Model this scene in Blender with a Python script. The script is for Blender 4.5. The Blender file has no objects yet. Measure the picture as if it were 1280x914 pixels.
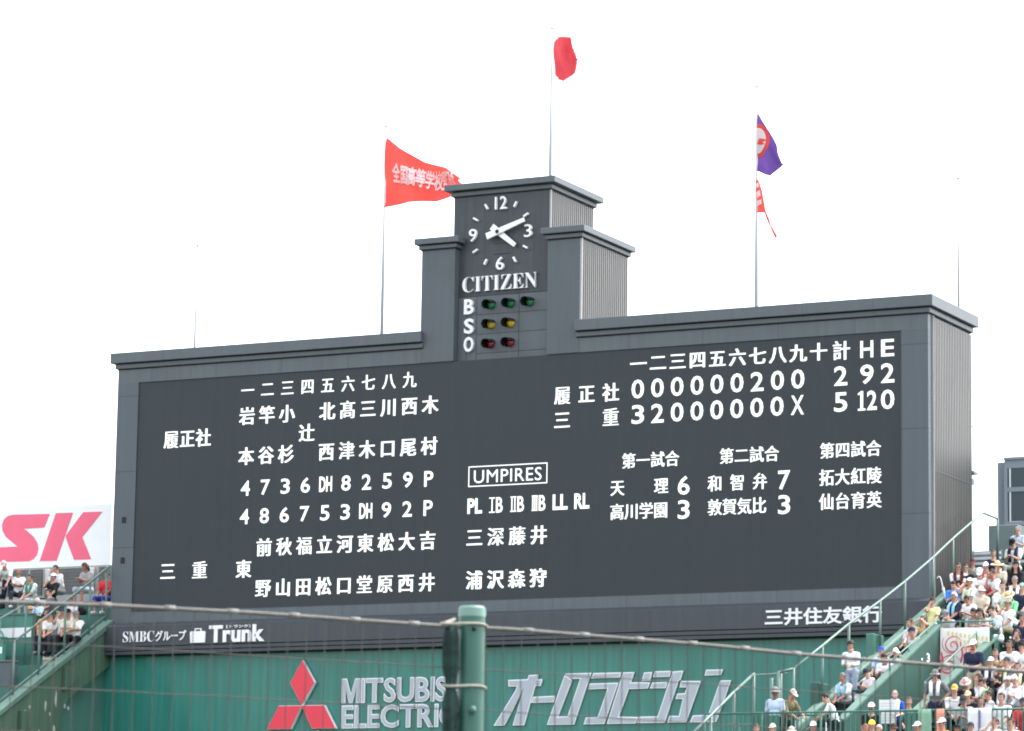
import bpy, bmesh, math, random
from mathutils import Vector, Matrix, noise
R = math.radians
SC = bpy.context.scene
COL = SC.collection
rng = random.Random(11)

# ------------------------------------------------------------------ camera
cam_d = bpy.data.cameras.new('camera')
cam = bpy.data.objects.new('camera', cam_d); COL.objects.link(cam)
CAM = (60.8337, -93.5148, 5.0320)
cam_d.sensor_width = 36.0
cam_d.lens = 122.719
cam_d.clip_start = 0.5; cam_d.clip_end = 4000.0
_r, _u, _f = Vector((0.893029, 0.449743, 0.015161)), Vector((0.059863, -0.152123, 0.986547)), Vector((-0.445999, 0.880108, 0.162773))
M = Matrix((( _r.x, _u.x, -_f.x, CAM[0]), (_r.y, _u.y, -_f.y, CAM[1]), (_r.z, _u.z, -_f.z, CAM[2]), (0, 0, 0, 1)))
cam.matrix_world = M
cam_d.dof.use_dof = True
cam_d.dof.focus_distance = 103.0
cam_d.dof.aperture_fstop = 9.0
SC.camera = cam

# ------------------------------------------------------------------ sky, sun, exposure
SUN_EL, SUN_AZ = 58.0, 38.0          # azimuth measured from +y (behind the board) towards +x (right of it)
world = bpy.data.worlds.new('World'); SC.world = world; world.use_nodes = True
wn = world.node_tree; wn.nodes.clear()
sky = wn.nodes.new('ShaderNodeTexSky'); sky.sky_type = 'NISHITA'; sky.sun_disc = False
sky.sun_elevation = R(SUN_EL); sky.sun_rotation = R(SUN_AZ)
sky.air_density = 1.0; sky.dust_density = 3.0; sky.ozone_density = 1.0; sky.altitude = 0
hs = wn.nodes.new('ShaderNodeHueSaturation'); hs.inputs['Saturation'].default_value = 0.30
bg = wn.nodes.new('ShaderNodeBackground'); bg.inputs['Strength'].default_value = 0.15
wo = wn.nodes.new('ShaderNodeOutputWorld')
wn.links.new(sky.outputs[0], hs.inputs['Color']); wn.links.new(hs.outputs[0], bg.inputs['Color']); wn.links.new(bg.outputs[0], wo.inputs['Surface'])
sun_d = bpy.data.lights.new('sun', 'SUN'); sun_d.energy = 0.5; sun_d.angle = R(12); sun_d.color = (1.0, 0.95, 0.88)
sun = bpy.data.objects.new('sun', sun_d); COL.objects.link(sun)
sdir = Vector((math.sin(R(SUN_AZ)) * math.cos(R(SUN_EL)), math.cos(R(SUN_AZ)) * math.cos(R(SUN_EL)), math.sin(R(SUN_EL))))
sun.rotation_euler = sdir.to_track_quat('Z', 'Y').to_euler()
sun.location = sdir * 200
SC.view_settings.view_transform = 'Standard'; SC.view_settings.look = 'None'
SC.view_settings.exposure = 2.25; SC.view_settings.gamma = 1.0
SC.cycles.filter_width = 1.9
SC.cycles.max_bounces = 6; SC.cycles.diffuse_bounces = 3; SC.cycles.glossy_bounces = 3
SC.cycles.transparent_max_bounces = 8

# ------------------------------------------------------------------ materials
MATS = {}
def mat(name, col, rough=0.6, var=0.06, scale=2.0, bump=0.0, bscale=8.0, metal=0.0, spec=0.4, streak=0.0, trans=0.0, panel=None, dots=None):
    """procedural surface: noise tone variation, optional vertical weather streaks, panel joints and bump"""
    if name in MATS: return MATS[name]
    m = bpy.data.materials.new(name); m.use_nodes = True; nt = m.node_tree; n = nt.nodes; l = nt.links
    b = n['Principled BSDF']; b.inputs['Roughness'].default_value = rough; b.inputs['Metallic'].default_value = metal
    b.inputs['Specular IOR Level'].default_value = spec
    tc = n.new('ShaderNodeTexCoord')
    nz = n.new('ShaderNodeTexNoise'); nz.inputs['Scale'].default_value = scale; nz.inputs['Detail'].default_value = 5
    l.new(tc.outputs['Object'], nz.inputs['Vector'])
    mr = n.new('ShaderNodeMapRange'); mr.inputs['From Min'].default_value = 0.3; mr.inputs['From Max'].default_value = 0.7
    mr.inputs['To Min'].default_value = 1 - var; mr.inputs['To Max'].default_value = 1 + var
    l.new(nz.outputs['Fac'], mr.inputs['Value']); fac = mr.outputs[0]
    def mul(a, bb):
        x = n.new('ShaderNodeMath'); x.operation = 'MULTIPLY'; l.new(a, x.inputs[0]); l.new(bb, x.inputs[1]); return x.outputs[0]
    if streak:
        mp = n.new('ShaderNodeMapping'); mp.inputs['Scale'].default_value = (5.0, 5.0, 0.22); l.new(tc.outputs['Object'], mp.inputs[0])
        n2 = n.new('ShaderNodeTexNoise'); n2.inputs['Scale'].default_value = 1.3; n2.inputs['Detail'].default_value = 4; l.new(mp.outputs[0], n2.inputs['Vector'])
        r2 = n.new('ShaderNodeMapRange'); r2.inputs['From Min'].default_value = 0.35; r2.inputs['From Max'].default_value = 0.72
        r2.inputs['To Min'].default_value = 1 - streak; r2.inputs['To Max'].default_value = 1 + streak; l.new(n2.outputs['Fac'], r2.inputs['Value'])
        fac = mul(fac, r2.outputs[0])
    if panel:                                    # (x pitch, z pitch, line width, darkening)
        sp = n.new('ShaderNodeSeparateXYZ'); l.new(tc.outputs['Object'], sp.inputs[0])
        for ax, p in (('X', panel[0]), ('Z', panel[1])):
            if not p: continue
            a = n.new('ShaderNodeMath'); a.operation = 'ADD'; a.inputs[1].default_value = 100.0 + panel[4] if ax == 'X' else 100.0 + panel[5]; l.new(sp.outputs[ax], a.inputs[0])
            w = n.new('ShaderNodeMath'); w.operation = 'MODULO'; w.inputs[1].default_value = p; l.new(a.outputs[0], w.inputs[0])
            c = n.new('ShaderNodeMath'); c.operation = 'LESS_THAN'; c.inputs[1].default_value = panel[2]; l.new(w.outputs[0], c.inputs[0])
            r3 = n.new('ShaderNodeMapRange'); r3.inputs['To Min'].default_value = 1; r3.inputs['To Max'].default_value = panel[3]; l.new(c.outputs[0], r3.inputs['Value'])
            fac = mul(fac, r3.outputs[0])
    mx = n.new('ShaderNodeVectorMath'); mx.operation = 'SCALE'; mx.inputs[0].default_value = col[:3]; l.new(fac, mx.inputs['Scale'])
    l.new(mx.outputs[0], b.inputs['Base Color'])
    if bump:
        n4 = n.new('ShaderNodeTexNoise'); n4.inputs['Scale'].default_value = bscale; n4.inputs['Detail'].default_value = 3; l.new(tc.outputs['Object'], n4.inputs['Vector'])
        bp = n.new('ShaderNodeBump'); bp.inputs['Strength'].default_value = bump; bp.inputs['Distance'].default_value = 0.02
        l.new(n4.outputs['Fac'], bp.inputs['Height']); l.new(bp.outputs[0], b.inputs['Normal'])
    if trans:
        tr = n.new('ShaderNodeBsdfTranslucent'); l.new(mx.outputs[0], tr.inputs['Color'])
        ms = n.new('ShaderNodeMixShader'); ms.inputs[0].default_value = trans
        l.new(b.outputs[0], ms.inputs[1]); l.new(tr.outputs[0], ms.inputs[2]); l.new(ms.outputs[0], n['Material Output'].inputs['Surface'])
    MATS[name] = m; return m

def emit(name, col, s):
    m = bpy.data.materials.new(name); m.use_nodes = True; n = m.node_tree.nodes; b = n['Principled BSDF']
    b.inputs['Base Color'].default_value = (0.3, 0.3, 0.3, 1); b.inputs['Emission Color'].default_value = (*col, 1); b.inputs['Emission Strength'].default_value = s
    MATS[name] = m; return m

M_FRONT = mat('grey_panel', (0.090, 0.107, 0.121), 0.45, 0.08, 0.35, streak=0.08, panel=(2.41, 0, 0.025, 0.62, 0.75, 0))
M_SIDEP = mat('grey_panel_pier', (0.083, 0.099, 0.113), 0.5, 0.05, 0.35, streak=0.05, panel=(0, 2.45, 0.03, 0.62, 0, 0.35))
M_TRIM = mat('grey_cornice', (0.094, 0.110, 0.123), 0.5, 0.05, 0.5, streak=0.04, panel=(2.2, 0, 0.02, 0.7, 0.2, 0))
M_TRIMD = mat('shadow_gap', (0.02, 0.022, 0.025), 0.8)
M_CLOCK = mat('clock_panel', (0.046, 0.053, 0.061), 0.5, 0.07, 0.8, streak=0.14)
M_RIB = mat('ribbed_cladding', (0.095, 0.091, 0.086), 0.34, 0.07, 0.4, streak=0.12, metal=0.45)
M_FASC = mat('fascia_panel', (0.047, 0.054, 0.064), 0.45, 0.08, 0.5, streak=0.08, panel=(3.6, 0, 0.02, 0.75, 0.5, 0))
M_LED = mat('led_surface', (0.0235, 0.0315, 0.038), 0.55, 0.04, 0.5, streak=0.05, panel=(0.64, 0.64, 0.012, 0.9, 0.1, 0.1))
M_LIT = emit('led_lit', (0.97, 1.0, 0.96), 0.25)
M_WHITE = mat('white_paint', (0.84, 0.85, 0.86), 0.45, 0.03)
M_OFFW = mat('pole_white', (0.50, 0.52, 0.53), 0.4, 0.03)
M_BLACK = mat('black_metal', (0.012, 0.013, 0.014), 0.5)
M_GREENW = mat('green_wall', (0.033, 0.185, 0.152), 0.14, 0.09, 0.25, streak=0.14, spec=0.3, bump=0.05, bscale=1.2, panel=(1.2, 0, 0.012, 0.9, 0, 0))
M_GREEN = mat('green_paint', (0.034, 0.10, 0.078), 0.5, 0.10, 0.6, streak=0.10)
M_GREENL = mat('pale_green_coping', (0.095, 0.175, 0.14), 0.55, 0.10, 0.8, streak=0.08)
M_OLIVE = mat('olive_green_wall', (0.062, 0.115, 0.08), 0.6, 0.12, 0.5, streak=0.16)
M_RAIL = mat('rail_green', (0.10, 0.165, 0.14), 0.4, 0.06, 3)
M_FENCE = mat('fence_green', (0.055, 0.165, 0.128), 0.4, 0.08, 3)
M_DGREEN = mat('dark_green_step', (0.022, 0.052, 0.043), 0.7, 0.2, 1.0)
M_BENCH = mat('bench_green', (0.035, 0.10, 0.078), 0.5, 0.12, 2)
M_POST = mat('post_green', (0.034, 0.115, 0.09), 0.38, 0.12, 3, streak=0.12)
M_WIRE = mat('wire_grey', (0.045, 0.042, 0.04), 0.5, 0.15, 20, metal=0.3)
M_ROPE = mat('pale_rope', (0.34, 0.32, 0.27), 0.8, 0.1, 30)
M_NETD = mat('folded_net', (0.012, 0.035, 0.03), 0.9, 0.4, 12, bump=0.8, bscale=25)
M_SIGNRED = mat('sign_pink', (0.86, 0.13, 0.22), 0.4, 0.03)
M_LOGORED = mat('logo_red', (0.74, 0.045, 0.075), 0.4, 0.05)
M_STEEL = mat('brushed_letter', (0.40, 0.43, 0.48), 0.4, 0.06, 1.5)
M_EDGE = mat('letter_edge', (0.82, 0.83, 0.85), 0.4, 0.02)
M_CABIN = mat('cabinet_grey', (0.17, 0.21, 0.21), 0.5, 0.06, 1)
M_BOOTH = mat('booth_frame', (0.26, 0.30, 0.33), 0.4, 0.06, 1)
M_SHUT = mat('shutter_grey', (0.10, 0.105, 0.11), 0.6, 0.15, 2, panel=(0, 0.11, 0.02, 0.6, 0, 0))
M_CONC = mat('pale_concrete', (0.34, 0.34, 0.33), 0.8, 0.08, 1)
M_GLASS = bpy.data.materials.new('window_glass'); M_GLASS.use_nodes = True
_b = M_GLASS.node_tree.nodes['Principled BSDF']; _b.inputs['Base Color'].default_value = (0.08, 0.10, 0.115, 1); _b.inputs['Roughness'].default_value = 0.06
_b.inputs['Specular IOR Level'].default_value = 0.6
M_INT = mat('booth_interior', (0.08, 0.09, 0.10), 0.8)

# ------------------------------------------------------------------ helpers
def link(o, parent=None):
    COL.objects.link(o)
    if parent is not None: o.parent = parent
    return o
def obj(name, bm, m, parent=None, smooth=False, loc=None):
    me = bpy.data.meshes.new(name); bm.normal_update(); bm.to_mesh(me); bm.free()
    for x in (m if isinstance(m, (list, tuple)) else [m]): me.materials.append(x)
    if smooth:
        for p in me.polygons: p.use_smooth = True
    o = bpy.data.objects.new(name, me)
    if loc is not None: o.location = loc
    return link(o, parent)
def tag(o, label, cat, group=None, kind=None):
    if label: o['label'] = label
    if cat: o['category'] = cat
    if group: o['group'] = group
    if kind: o['kind'] = kind
    return o
def empty(name, loc, label, cat, group=None):
    o = bpy.data.objects.new(name, None); o.location = loc; o.empty_display_size = 0.2
    link(o); return tag(o, label, cat, group)
def kid(o, root):
    """parent o to root keeping world coordinates (roots carry a location only)"""
    o.parent = root; o.matrix_parent_inverse = Matrix.Translation(-root.location); return o
def box(bm, x0, x1, y0, y1, z0, z1, mi=0):
    v = [bm.verts.new(p) for p in ((x0,y0,z0),(x1,y0,z0),(x1,y1,z0),(x0,y1,z0),(x0,y0,z1),(x1,y0,z1),(x1,y1,z1),(x0,y1,z1))]
    for f in ((3,2,1,0),(4,5,6,7),(0,1,5,4),(1,2,6,5),(2,3,7,6),(3,0,4,7)):
        fc = bm.faces.new([v[i] for i in f]); fc.material_index = mi
def nb(): return bmesh.new()
def bbox(*a):
    bm = nb(); box(bm, *a); return bm
def bev(bm, w=0.01, seg=1):
    bmesh.ops.bevel(bm, geom=bm.edges[:], offset=w, segments=seg, affect='EDGES', profile=0.5); return bm
def prism_x(bm, prof, x0, x1):
    """profile of (y,z) points extruded along x"""
    a = [bm.verts.new((x0, y, z)) for y, z in prof]; b = [bm.verts.new((x1, y, z)) for y, z in prof]
    n = len(prof)
    bm.faces.new(a); bm.faces.new(b[::-1])
    for i in range(n): bm.faces.new((a[(i+1)%n], a[i], b[i], b[(i+1)%n]))
    bmesh.ops.recalc_face_normals(bm, faces=bm.faces[:])
def prism_y(bm, prof, y0, y1, mi=0):
    a = [bm.verts.new((x, y0, z)) for x, z in prof]; b = [bm.verts.new((x, y1, z)) for x, z in prof]
    n = len(prof); fs = [bm.faces.new(a), bm.faces.new(b[::-1])]
    for i in range(n): fs.append(bm.faces.new((a[(i+1)%n], a[i], b[i], b[(i+1)%n])))
    for f in fs: f.material_index = mi
    bmesh.ops.recalc_face_normals(bm, faces=bm.faces[:])
def tube(bm, pts, r, seg=8, cap=True, r1=None):
    pts = [Vector(p) for p in pts]; rings = []
    for i, p in enumerate(pts):
        d = (pts[min(i+1, len(pts)-1)] - pts[max(i-1, 0)]).normalized()
        a = d.cross(Vector((0.31, 0.17, 0.93))).normalized() if abs(d.z) < 0.95 else d.cross(Vector((1, 0, 0))).normalized()
        b = d.cross(a); rr = r if r1 is None else r + (r1 - r) * i / (len(pts) - 1)
        rings.append([bm.verts.new(p + a * math.cos(2*math.pi*k/seg) * rr + b * math.sin(2*math.pi*k/seg) * rr) for k in range(seg)])
    for i in range(len(rings)-1):
        for k in range(seg): bm.faces.new((rings[i][k], rings[i][(k+1)%seg], rings[i+1][(k+1)%seg], rings[i+1][k]))
    if cap: bm.faces.new(rings[0][::-1]); bm.faces.new(rings[-1])
def ball(bm, c, r, seg=12, rings=8, rot=None):
    rx, ry, rz = r if isinstance(r, (tuple, list)) else (r, r, r)
    mtx = Matrix.Translation(c) @ (rot.to_4x4() if rot is not None else Matrix()) @ Matrix.Diagonal((rx, ry, rz, 1))
    bmesh.ops.create_uvsphere(bm, u_segments=seg, v_segments=rings, radius=1, matrix=mtx)

_gl = {}
def glyph(s, off=0.0, ext=0.0, bevel=0.0, ls=1.0):
    """mesh data of a piece of lettering at em size 1, x right, y up"""
    k = (s, off, ext, bevel, ls)
    if k in _gl: return _gl[k]
    c = bpy.data.curves.new('lettering', 'FONT'); c.body = s; c.size = 1; c.offset = off; c.extrude = ext; c.bevel_depth = bevel; c.space_character = ls
    c.resolution_u = 3
    o = bpy.data.objects.new('lettering', c); COL.objects.link(o)
    me = bpy.data.meshes.new_from_object(o.evaluated_get(bpy.context.evaluated_depsgraph_get()))
    bpy.data.objects.remove(o); bpy.data.curves.remove(c)
    vs = [v.co.copy() for v in me.vertices]; fs = [tuple(p.vertices) for p in me.polygons]
    bpy.data.meshes.remove(me)
    xs = [v.x for v in vs]; ys = [v.y for v in vs]
    _gl[k] = (vs, fs, (min(xs), max(xs), min(ys), max(ys))); return _gl[k]
def put(bm, g, fn, mi=0):
    nv = [bm.verts.new(fn(v)) for v in g[0]]
    for f in g[1]:
        try: bm.faces.new([nv[i] for i in f]).material_index = mi
        except ValueError: pass
def fit(g, x0, x1, z0, z1, y, flat=1.0):
    a, b, c, d = g[2]; sx = (x1-x0)/(b-a); sz = (z1-z0)/(d-c)
    return lambda v: Vector((x0 + (v.x-a)*sx, y - v.z*flat, z0 + (v.y-c)*sz))

LED_ROWS = [   # kind, centre height, glyph width, glyph height, [(glyph, centre x), ...]
('batting_order_kanji', 'k', 22.095, 0.46, 0.5, [('一', 4.073), ('二', 4.8), ('三', 5.527), ('四', 6.255), ('五', 6.982), ('六', 7.71), ('七', 8.437), ('八', 9.164), ('九', 9.892)]),
('player_kanji', 'k', 21.273, 0.54, 0.56, [('岩', 4.075), ('竿', 4.803), ('小', 5.532), ('北', 6.988), ('髙', 7.716), ('三', 8.444), ('川', 9.173), ('西', 9.901), ('木', 10.629)]),
('player_kanji', 'k', 20.625, 0.54, 0.56, [('辻', 6.267)]),
('player_kanji', 'k', 19.992, 0.54, 0.56, [('本', 4.083), ('谷', 4.809), ('杉', 5.536), ('西', 6.989), ('津', 7.715), ('木', 8.441), ('口', 9.168), ('尾', 9.894), ('村', 10.621)]),
('position_mark', 'd', 18.984, 0.33, 0.48, [('4', 4.084), ('7', 4.811), ('3', 5.538), ('6', 6.265), ('DH', 6.993), ('8', 7.72), ('2', 8.447), ('5', 9.174), ('9', 9.901), ('P', 10.628)]),
('position_mark', 'd', 18.083, 0.33, 0.48, [('4', 4.077), ('8', 4.804), ('6', 5.532), ('7', 6.259), ('5', 6.987), ('3', 7.715), ('DH', 8.442), ('9', 9.17), ('2', 9.897), ('P', 10.625)]),
('player_kanji', 'k', 17.075, 0.54, 0.56, [('前', 4.826), ('秋', 5.551), ('福', 6.276), ('立', 7.001), ('河', 7.727), ('東', 8.452), ('松', 9.177), ('大', 9.902), ('吉', 10.627)]),
('player_kanji', 'k', 15.793, 0.54, 0.56, [('野', 4.828), ('山', 5.553), ('田', 6.278), ('松', 7.003), ('口', 7.728), ('堂', 8.453), ('原', 9.178), ('西', 9.903), ('井', 10.628)]),
('player_kanji', 'k', 16.422, 0.54, 0.56, [('東', 4.1)]),
('team_kanji', 'k', 16.441, 0.54, 0.56, [('三', 1.301), ('重', 2.485)]),
('team_kanji', 'k', 20.665, 0.53, 0.57, [('履', 1.276), ('正', 1.878), ('社', 2.48)]),
('umpire_heading', 'd', 18.97, 2.3, 0.4, [('UMPIRES', 13.337)]),
('umpire_mark', 'd', 18.076, 0.5, 0.47, [('PL', 12.234), ('IB', 12.956), ('IIB', 13.678), ('IIIB', 14.4), ('LL', 15.121), ('RL', 15.843)]),
('umpire_kanji', 'k', 17.101, 0.54, 0.56, [('三', 12.241), ('深', 12.967), ('藤', 13.693), ('井', 14.419)]),
('umpire_kanji', 'k', 15.804, 0.54, 0.56, [('浦', 12.258), ('沢', 12.978), ('森', 13.697), ('狩', 14.417)]),
('inning_kanji', 'k', 22.122, 0.52, 0.52, [('一', 17.666), ('二', 18.308), ('三', 18.95), ('四', 19.592), ('五', 20.234), ('六', 20.876), ('七', 21.518), ('八', 22.16), ('九', 22.802), ('十', 23.444)]),
('inning_kanji', 'k', 22.115, 0.52, 0.56, [('計', 24.151)]),
('inning_letter', 'd', 22.116, 0.4, 0.5, [('H', 24.941), ('E', 25.583)]),
('score_digit', 'd', 21.365, 0.41, 0.57, [('0', 17.652), ('0', 18.295), ('0', 18.937), ('0', 19.58), ('0', 20.223), ('0', 20.866), ('2', 21.508), ('0', 22.151), ('0', 22.794)]),
('score_digit', 'd', 20.597, 0.41, 0.57, [('3', 17.663), ('2', 18.303), ('0', 18.943), ('0', 19.583), ('0', 20.222), ('0', 20.862), ('0', 21.502), ('0', 22.141), ('X', 22.781)]),
('score_digit', 'd', 21.378, 0.41, 0.57, [('2', 24.133), ('9', 24.945), ('2', 25.581)]),
('score_digit', 'd', 20.609, 0.41, 0.57, [('5', 24.133), ('12', 24.957), ('0', 25.579)]),
('team_kanji', 'k', 21.306, 0.52, 0.55, [('履', 15.15), ('正', 15.957), ('社', 16.764)]),
('team_kanji', 'k', 20.552, 0.52, 0.55, [('三', 15.152), ('重', 16.769)]),
('game_kanji', 'k', 19.205, 0.435, 0.46, [('第', 17.379), ('一', 17.85), ('試', 18.322), ('合', 18.793)]),
('game_kanji', 'k', 19.196, 0.435, 0.46, [('第', 20.549), ('二', 21.025), ('試', 21.501), ('合', 21.977)]),
('game_kanji', 'k', 19.198, 0.435, 0.46, [('第', 23.713), ('四', 24.192), ('試', 24.67), ('合', 25.148)]),
('game_kanji', 'k', 18.411, 0.44, 0.48, [('天', 17.015), ('理', 18.444)]),
('game_kanji', 'k', 17.688, 0.44, 0.48, [('高', 17.01), ('川', 17.486), ('学', 17.962), ('園', 18.437)]),
('game_kanji', 'k', 18.4, 0.44, 0.48, [('和', 20.178), ('智', 20.893), ('弁', 21.608)]),
('game_kanji', 'k', 17.693, 0.44, 0.48, [('敦', 20.177), ('賀', 20.648), ('気', 21.118), ('比', 21.589)]),
('game_kanji', 'k', 18.412, 0.44, 0.48, [('拓', 23.697), ('大', 24.184), ('紅', 24.672), ('陵', 25.16)]),
('game_kanji', 'k', 17.707, 0.44, 0.48, [('仙', 23.697), ('台', 24.184), ('育', 24.671), ('英', 25.159)]),
('score_digit', 'd', 18.40, 0.38, 0.56, [('6', 19.173)]),
('score_digit', 'd', 17.68, 0.38, 0.56, [('3', 19.179)]),
('score_digit', 'd', 18.41, 0.38, 0.56, [('7', 22.371)]),
('score_digit', 'd', 17.69, 0.38, 0.56, [('3', 22.373)]),
]

# ================================================================== SETTING
bm = nb(); box(bm, -900, 900, -900, 900, -0.3, 0.0)
tag(obj('ground', bm, mat('field_turf', (0.055, 0.075, 0.04), 0.9, 0.25, 0.3, bump=0.4, bscale=30)), 'green turf of the ball field and its surroundings', 'ground', kind='structure')
# warning track in front of the outfield wall
tag(obj('dirt_track', bbox(-60, 90, -32, -20, 0.004, 0.008), mat('dark_dirt', (0.10, 0.065, 0.045), 0.95, 0.2, 0.6)), 'dark dirt strip in front of the outfield stands', 'track', kind='structure')

# ================================================================== SCOREBOARD
sb = empty('scoreboard', (13, 1.7, 0), 'giant dark grey stadium scoreboard with a clock tower and white lit lineups', 'scoreboard')
XL, XR, YB = -0.80, 26.83, 3.66
bm = nb()
box(bm, XL + 0.01, XR - 0.06, 0.31, YB, 13.6, 23.04)
kid(obj('body', bm, M_FRONT), sb)
bm = nb(); box(bm, XL, 11.39, 0.0, 0.30, 22.59, 23.05)
kid(obj('front_band', bm, M_FRONT), sb); kid(obj('front_band', bbox(14.64, XR, 0.0, 0.30, 22.59, 23.05), M_FRONT), sb)
kid(obj('front_band', bbox(0.0, 26.0, 0.0, 0.05, 14.75, 15.195), M_FRONT), sb)
kid(obj('front_pier', bbox(XL, -0.006, 0.0, 0.30, 14.75, 22.588), M_SIDEP), sb); kid(obj('front_pier', bbox(26.006, XR, 0.0, 0.30, 14.75, 22.588), M_SIDEP), sb)
def ribs(name, x, y0, y1, z0, z1, pitch=0.14, d=0.032):
    bm = nb(); prof = [(x - 0.05, y0)]; y = y0
    while y < y1 - 1e-4:
        e = min(y + pitch, y1)
        prof += [(x, y), (x, y + pitch*0.22), (x + d, y + pitch*0.34), (x + d, y + pitch*0.78), (x, y + pitch*0.92)]; y = e
    prof += [(x, y1), (x - 0.05, y1)]
    a = [bm.verts.new((p[0], p[1], z0)) for p in prof]; b = [bm.verts.new((p[0], p[1], z1)) for p in prof]
    for i in range(len(prof) - 1): bm.faces.new((a[i], a[i+1], b[i+1], b[i]))
    return kid(obj(name, bm, M_RIB), sb)
ribs('side_cladding', XR - 0.01, 0.34, YB, 13.6, 23.0)
bm = nb(); box(bm, XR - 0.03, XR + 0.06, 0.304, 0.345, 14.8, 23.02)
kid(obj('cladding_joint', bbox(XR - 0.03, XR + 0.03, 0.35, YB, 18.52, 18.55), M_FASC), sb)
kid(obj('corner_trim', bm, mat('pale_trim', (0.34, 0.34, 0.335), 0.5)), sb)

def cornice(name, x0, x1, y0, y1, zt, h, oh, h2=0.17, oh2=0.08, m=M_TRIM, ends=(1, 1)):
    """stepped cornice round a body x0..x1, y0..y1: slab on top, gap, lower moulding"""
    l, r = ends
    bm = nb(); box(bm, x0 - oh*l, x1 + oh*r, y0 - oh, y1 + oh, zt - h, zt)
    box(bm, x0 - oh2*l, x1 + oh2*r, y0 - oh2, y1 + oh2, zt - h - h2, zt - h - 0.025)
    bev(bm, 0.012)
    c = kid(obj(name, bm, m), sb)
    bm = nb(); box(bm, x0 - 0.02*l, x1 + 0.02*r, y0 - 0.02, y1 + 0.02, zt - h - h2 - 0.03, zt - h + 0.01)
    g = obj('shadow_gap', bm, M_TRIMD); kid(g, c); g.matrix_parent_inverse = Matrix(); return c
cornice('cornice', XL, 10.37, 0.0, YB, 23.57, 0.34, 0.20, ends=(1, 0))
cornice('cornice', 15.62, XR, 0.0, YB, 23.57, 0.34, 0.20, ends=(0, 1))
# shoulders and clock tower
kid(obj('tower_shoulder', bbox(10.26, 11.42, -0.01, 3.38, 22.60, 26.16), mat('shoulder_panel', (0.082, 0.097, 0.110), 0.5, 0.06, 0.5, streak=0.06)), sb)
kid(obj('tower_shoulder', bbox(14.61, 15.70, -0.01, 3.38, 22.60, 26.16), MATS['shoulder_panel']), sb)
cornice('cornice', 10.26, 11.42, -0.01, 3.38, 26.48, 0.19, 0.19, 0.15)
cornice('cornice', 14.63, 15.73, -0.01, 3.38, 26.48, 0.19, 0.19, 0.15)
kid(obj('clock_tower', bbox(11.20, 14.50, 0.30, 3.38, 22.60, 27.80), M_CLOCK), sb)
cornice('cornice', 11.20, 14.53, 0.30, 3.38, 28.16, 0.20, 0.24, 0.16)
ribs('side_cladding', 14.49, 0.33, 3.38, 26.4, 27.78)
ribs('side_cladding', 15.70, 0.05, 3.38, 23.5, 26.12)
bm = nb(); box(bm, 15.69, 15.765, 0.0, 0.05, 23.5, 26.12); box(bm, 14.49, 14.555, 0.302, 0.335, 26.4, 27.78); kid(obj('corner_trim', bm, MATS['pale_trim']), sb)
# count panel below the clock
cp = kid(obj('count_panel', bbox(11.43, 14.60, 0.275, 0.31, 22.60, 24.62), mat('count_panel_grey', (0.092, 0.108, 0.121), 0.5, 0.05, 0.7, streak=0.08)), sb)
bm = nb()
for x, z0, z1 in ((11.72, 22.62, 24.62), (12.06, 22.62, 24.62), (13.52, 22.62, 24.62)): box(bm, x - 0.008, x + 0.008, 0.272, 0.28, z0, z1)
for z in (24.03, 23.42, 22.82): box(bm, 12.07, 14.6, 0.272, 0.28, z - 0.008, z + 0.008)
box(bm, 11.43, 14.6, 0.270, 0.28, 24.605, 24.625)
kid(obj('panel_joint', bm, M_TRIMD), sb)
# clock
CX0, CZ0, CY = 12.86, 26.53, 0.30
for s, a, w in (('12', 90, 0.40), ('3', 0, 0.26), ('6', -90, 0.27), ('9', 180, 0.27)):
    x = CX0 + 0.95*math.cos(R(a)); z = CZ0 + 0.95*math.sin(R(a)); g = glyph(s, 0.002, 0.05); bm = nb()
    put(bm, g, fit(g, x - w/2, x + w/2, z - 0.2, z + 0.2, CY - 0.05)); kid(obj('clock_numeral', bm, M_WHITE), sb)['label'] = 'raised white clock numeral ' + s
for k in range(12):
    if k % 3 == 0: continue
    a = R(30*k); d = Vector((math.cos(a), 0, math.sin(a))); n = Vector((-d.z, 0, d.x)); c = Vector((CX0, 0, CZ0)); bm = nb()
    q = [c + d*0.91 + n*0.027, c + d*1.09 + n*0.027, c + d*1.09 - n*0.027, c + d*0.91 - n*0.027]
    prism_y(bm, [(v.x, v.z) for v in q], CY - 0.10, CY); kid(obj('hour_mark', bm, M_WHITE), sb)
def hand(name, ang, ln, tail, w0, w1, y):
    a = R(ang); d = Vector((math.cos(a), 0, math.sin(a))); n = Vector((-d.z, 0, d.x)); c = Vector((CX0 - 0.03, 0, CZ0 + 0.02))
    q = [c - d*tail + n*w0, c + d*ln + n*w1, c + d*ln - n*w1, c - d*tail - n*w0]
    bm = nb(); prism_y(bm, [(v.x, v.z) for v in q], y, y + 0.05); bev(bm, 0.008); kid(obj(name, bm, M_WHITE), sb)
hand('minute_hand', 18.5, 0.97, 0.40, 0.105, 0.065, CY - 0.24)
hand('hour_hand', -38.5, 0.74, 0.30, 0.105, 0.065, CY - 0.17)
bm = nb(); tube(bm, [(CX0 - 0.03, CY, CZ0 + 0.02), (CX0 - 0.03, CY - 0.26, CZ0 + 0.02)], 0.06, 12); box(bm, 12.60, 13.20, CY - 0.006, CY, 25.88, 25.90); box(bm, 12.60, 13.20, CY - 0.006, CY, 26.22, 26.235)
kid(obj('clock_spindle', bm, M_TRIMD), sb)
g = glyph('𝐂𝐈𝐓𝐈𝐙𝐄𝐍', -0.012, 0.05); bm = nb(); put(bm, g, fit(g, 11.58, 14.14, 24.745, 25.225, CY - 0.05))
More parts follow.
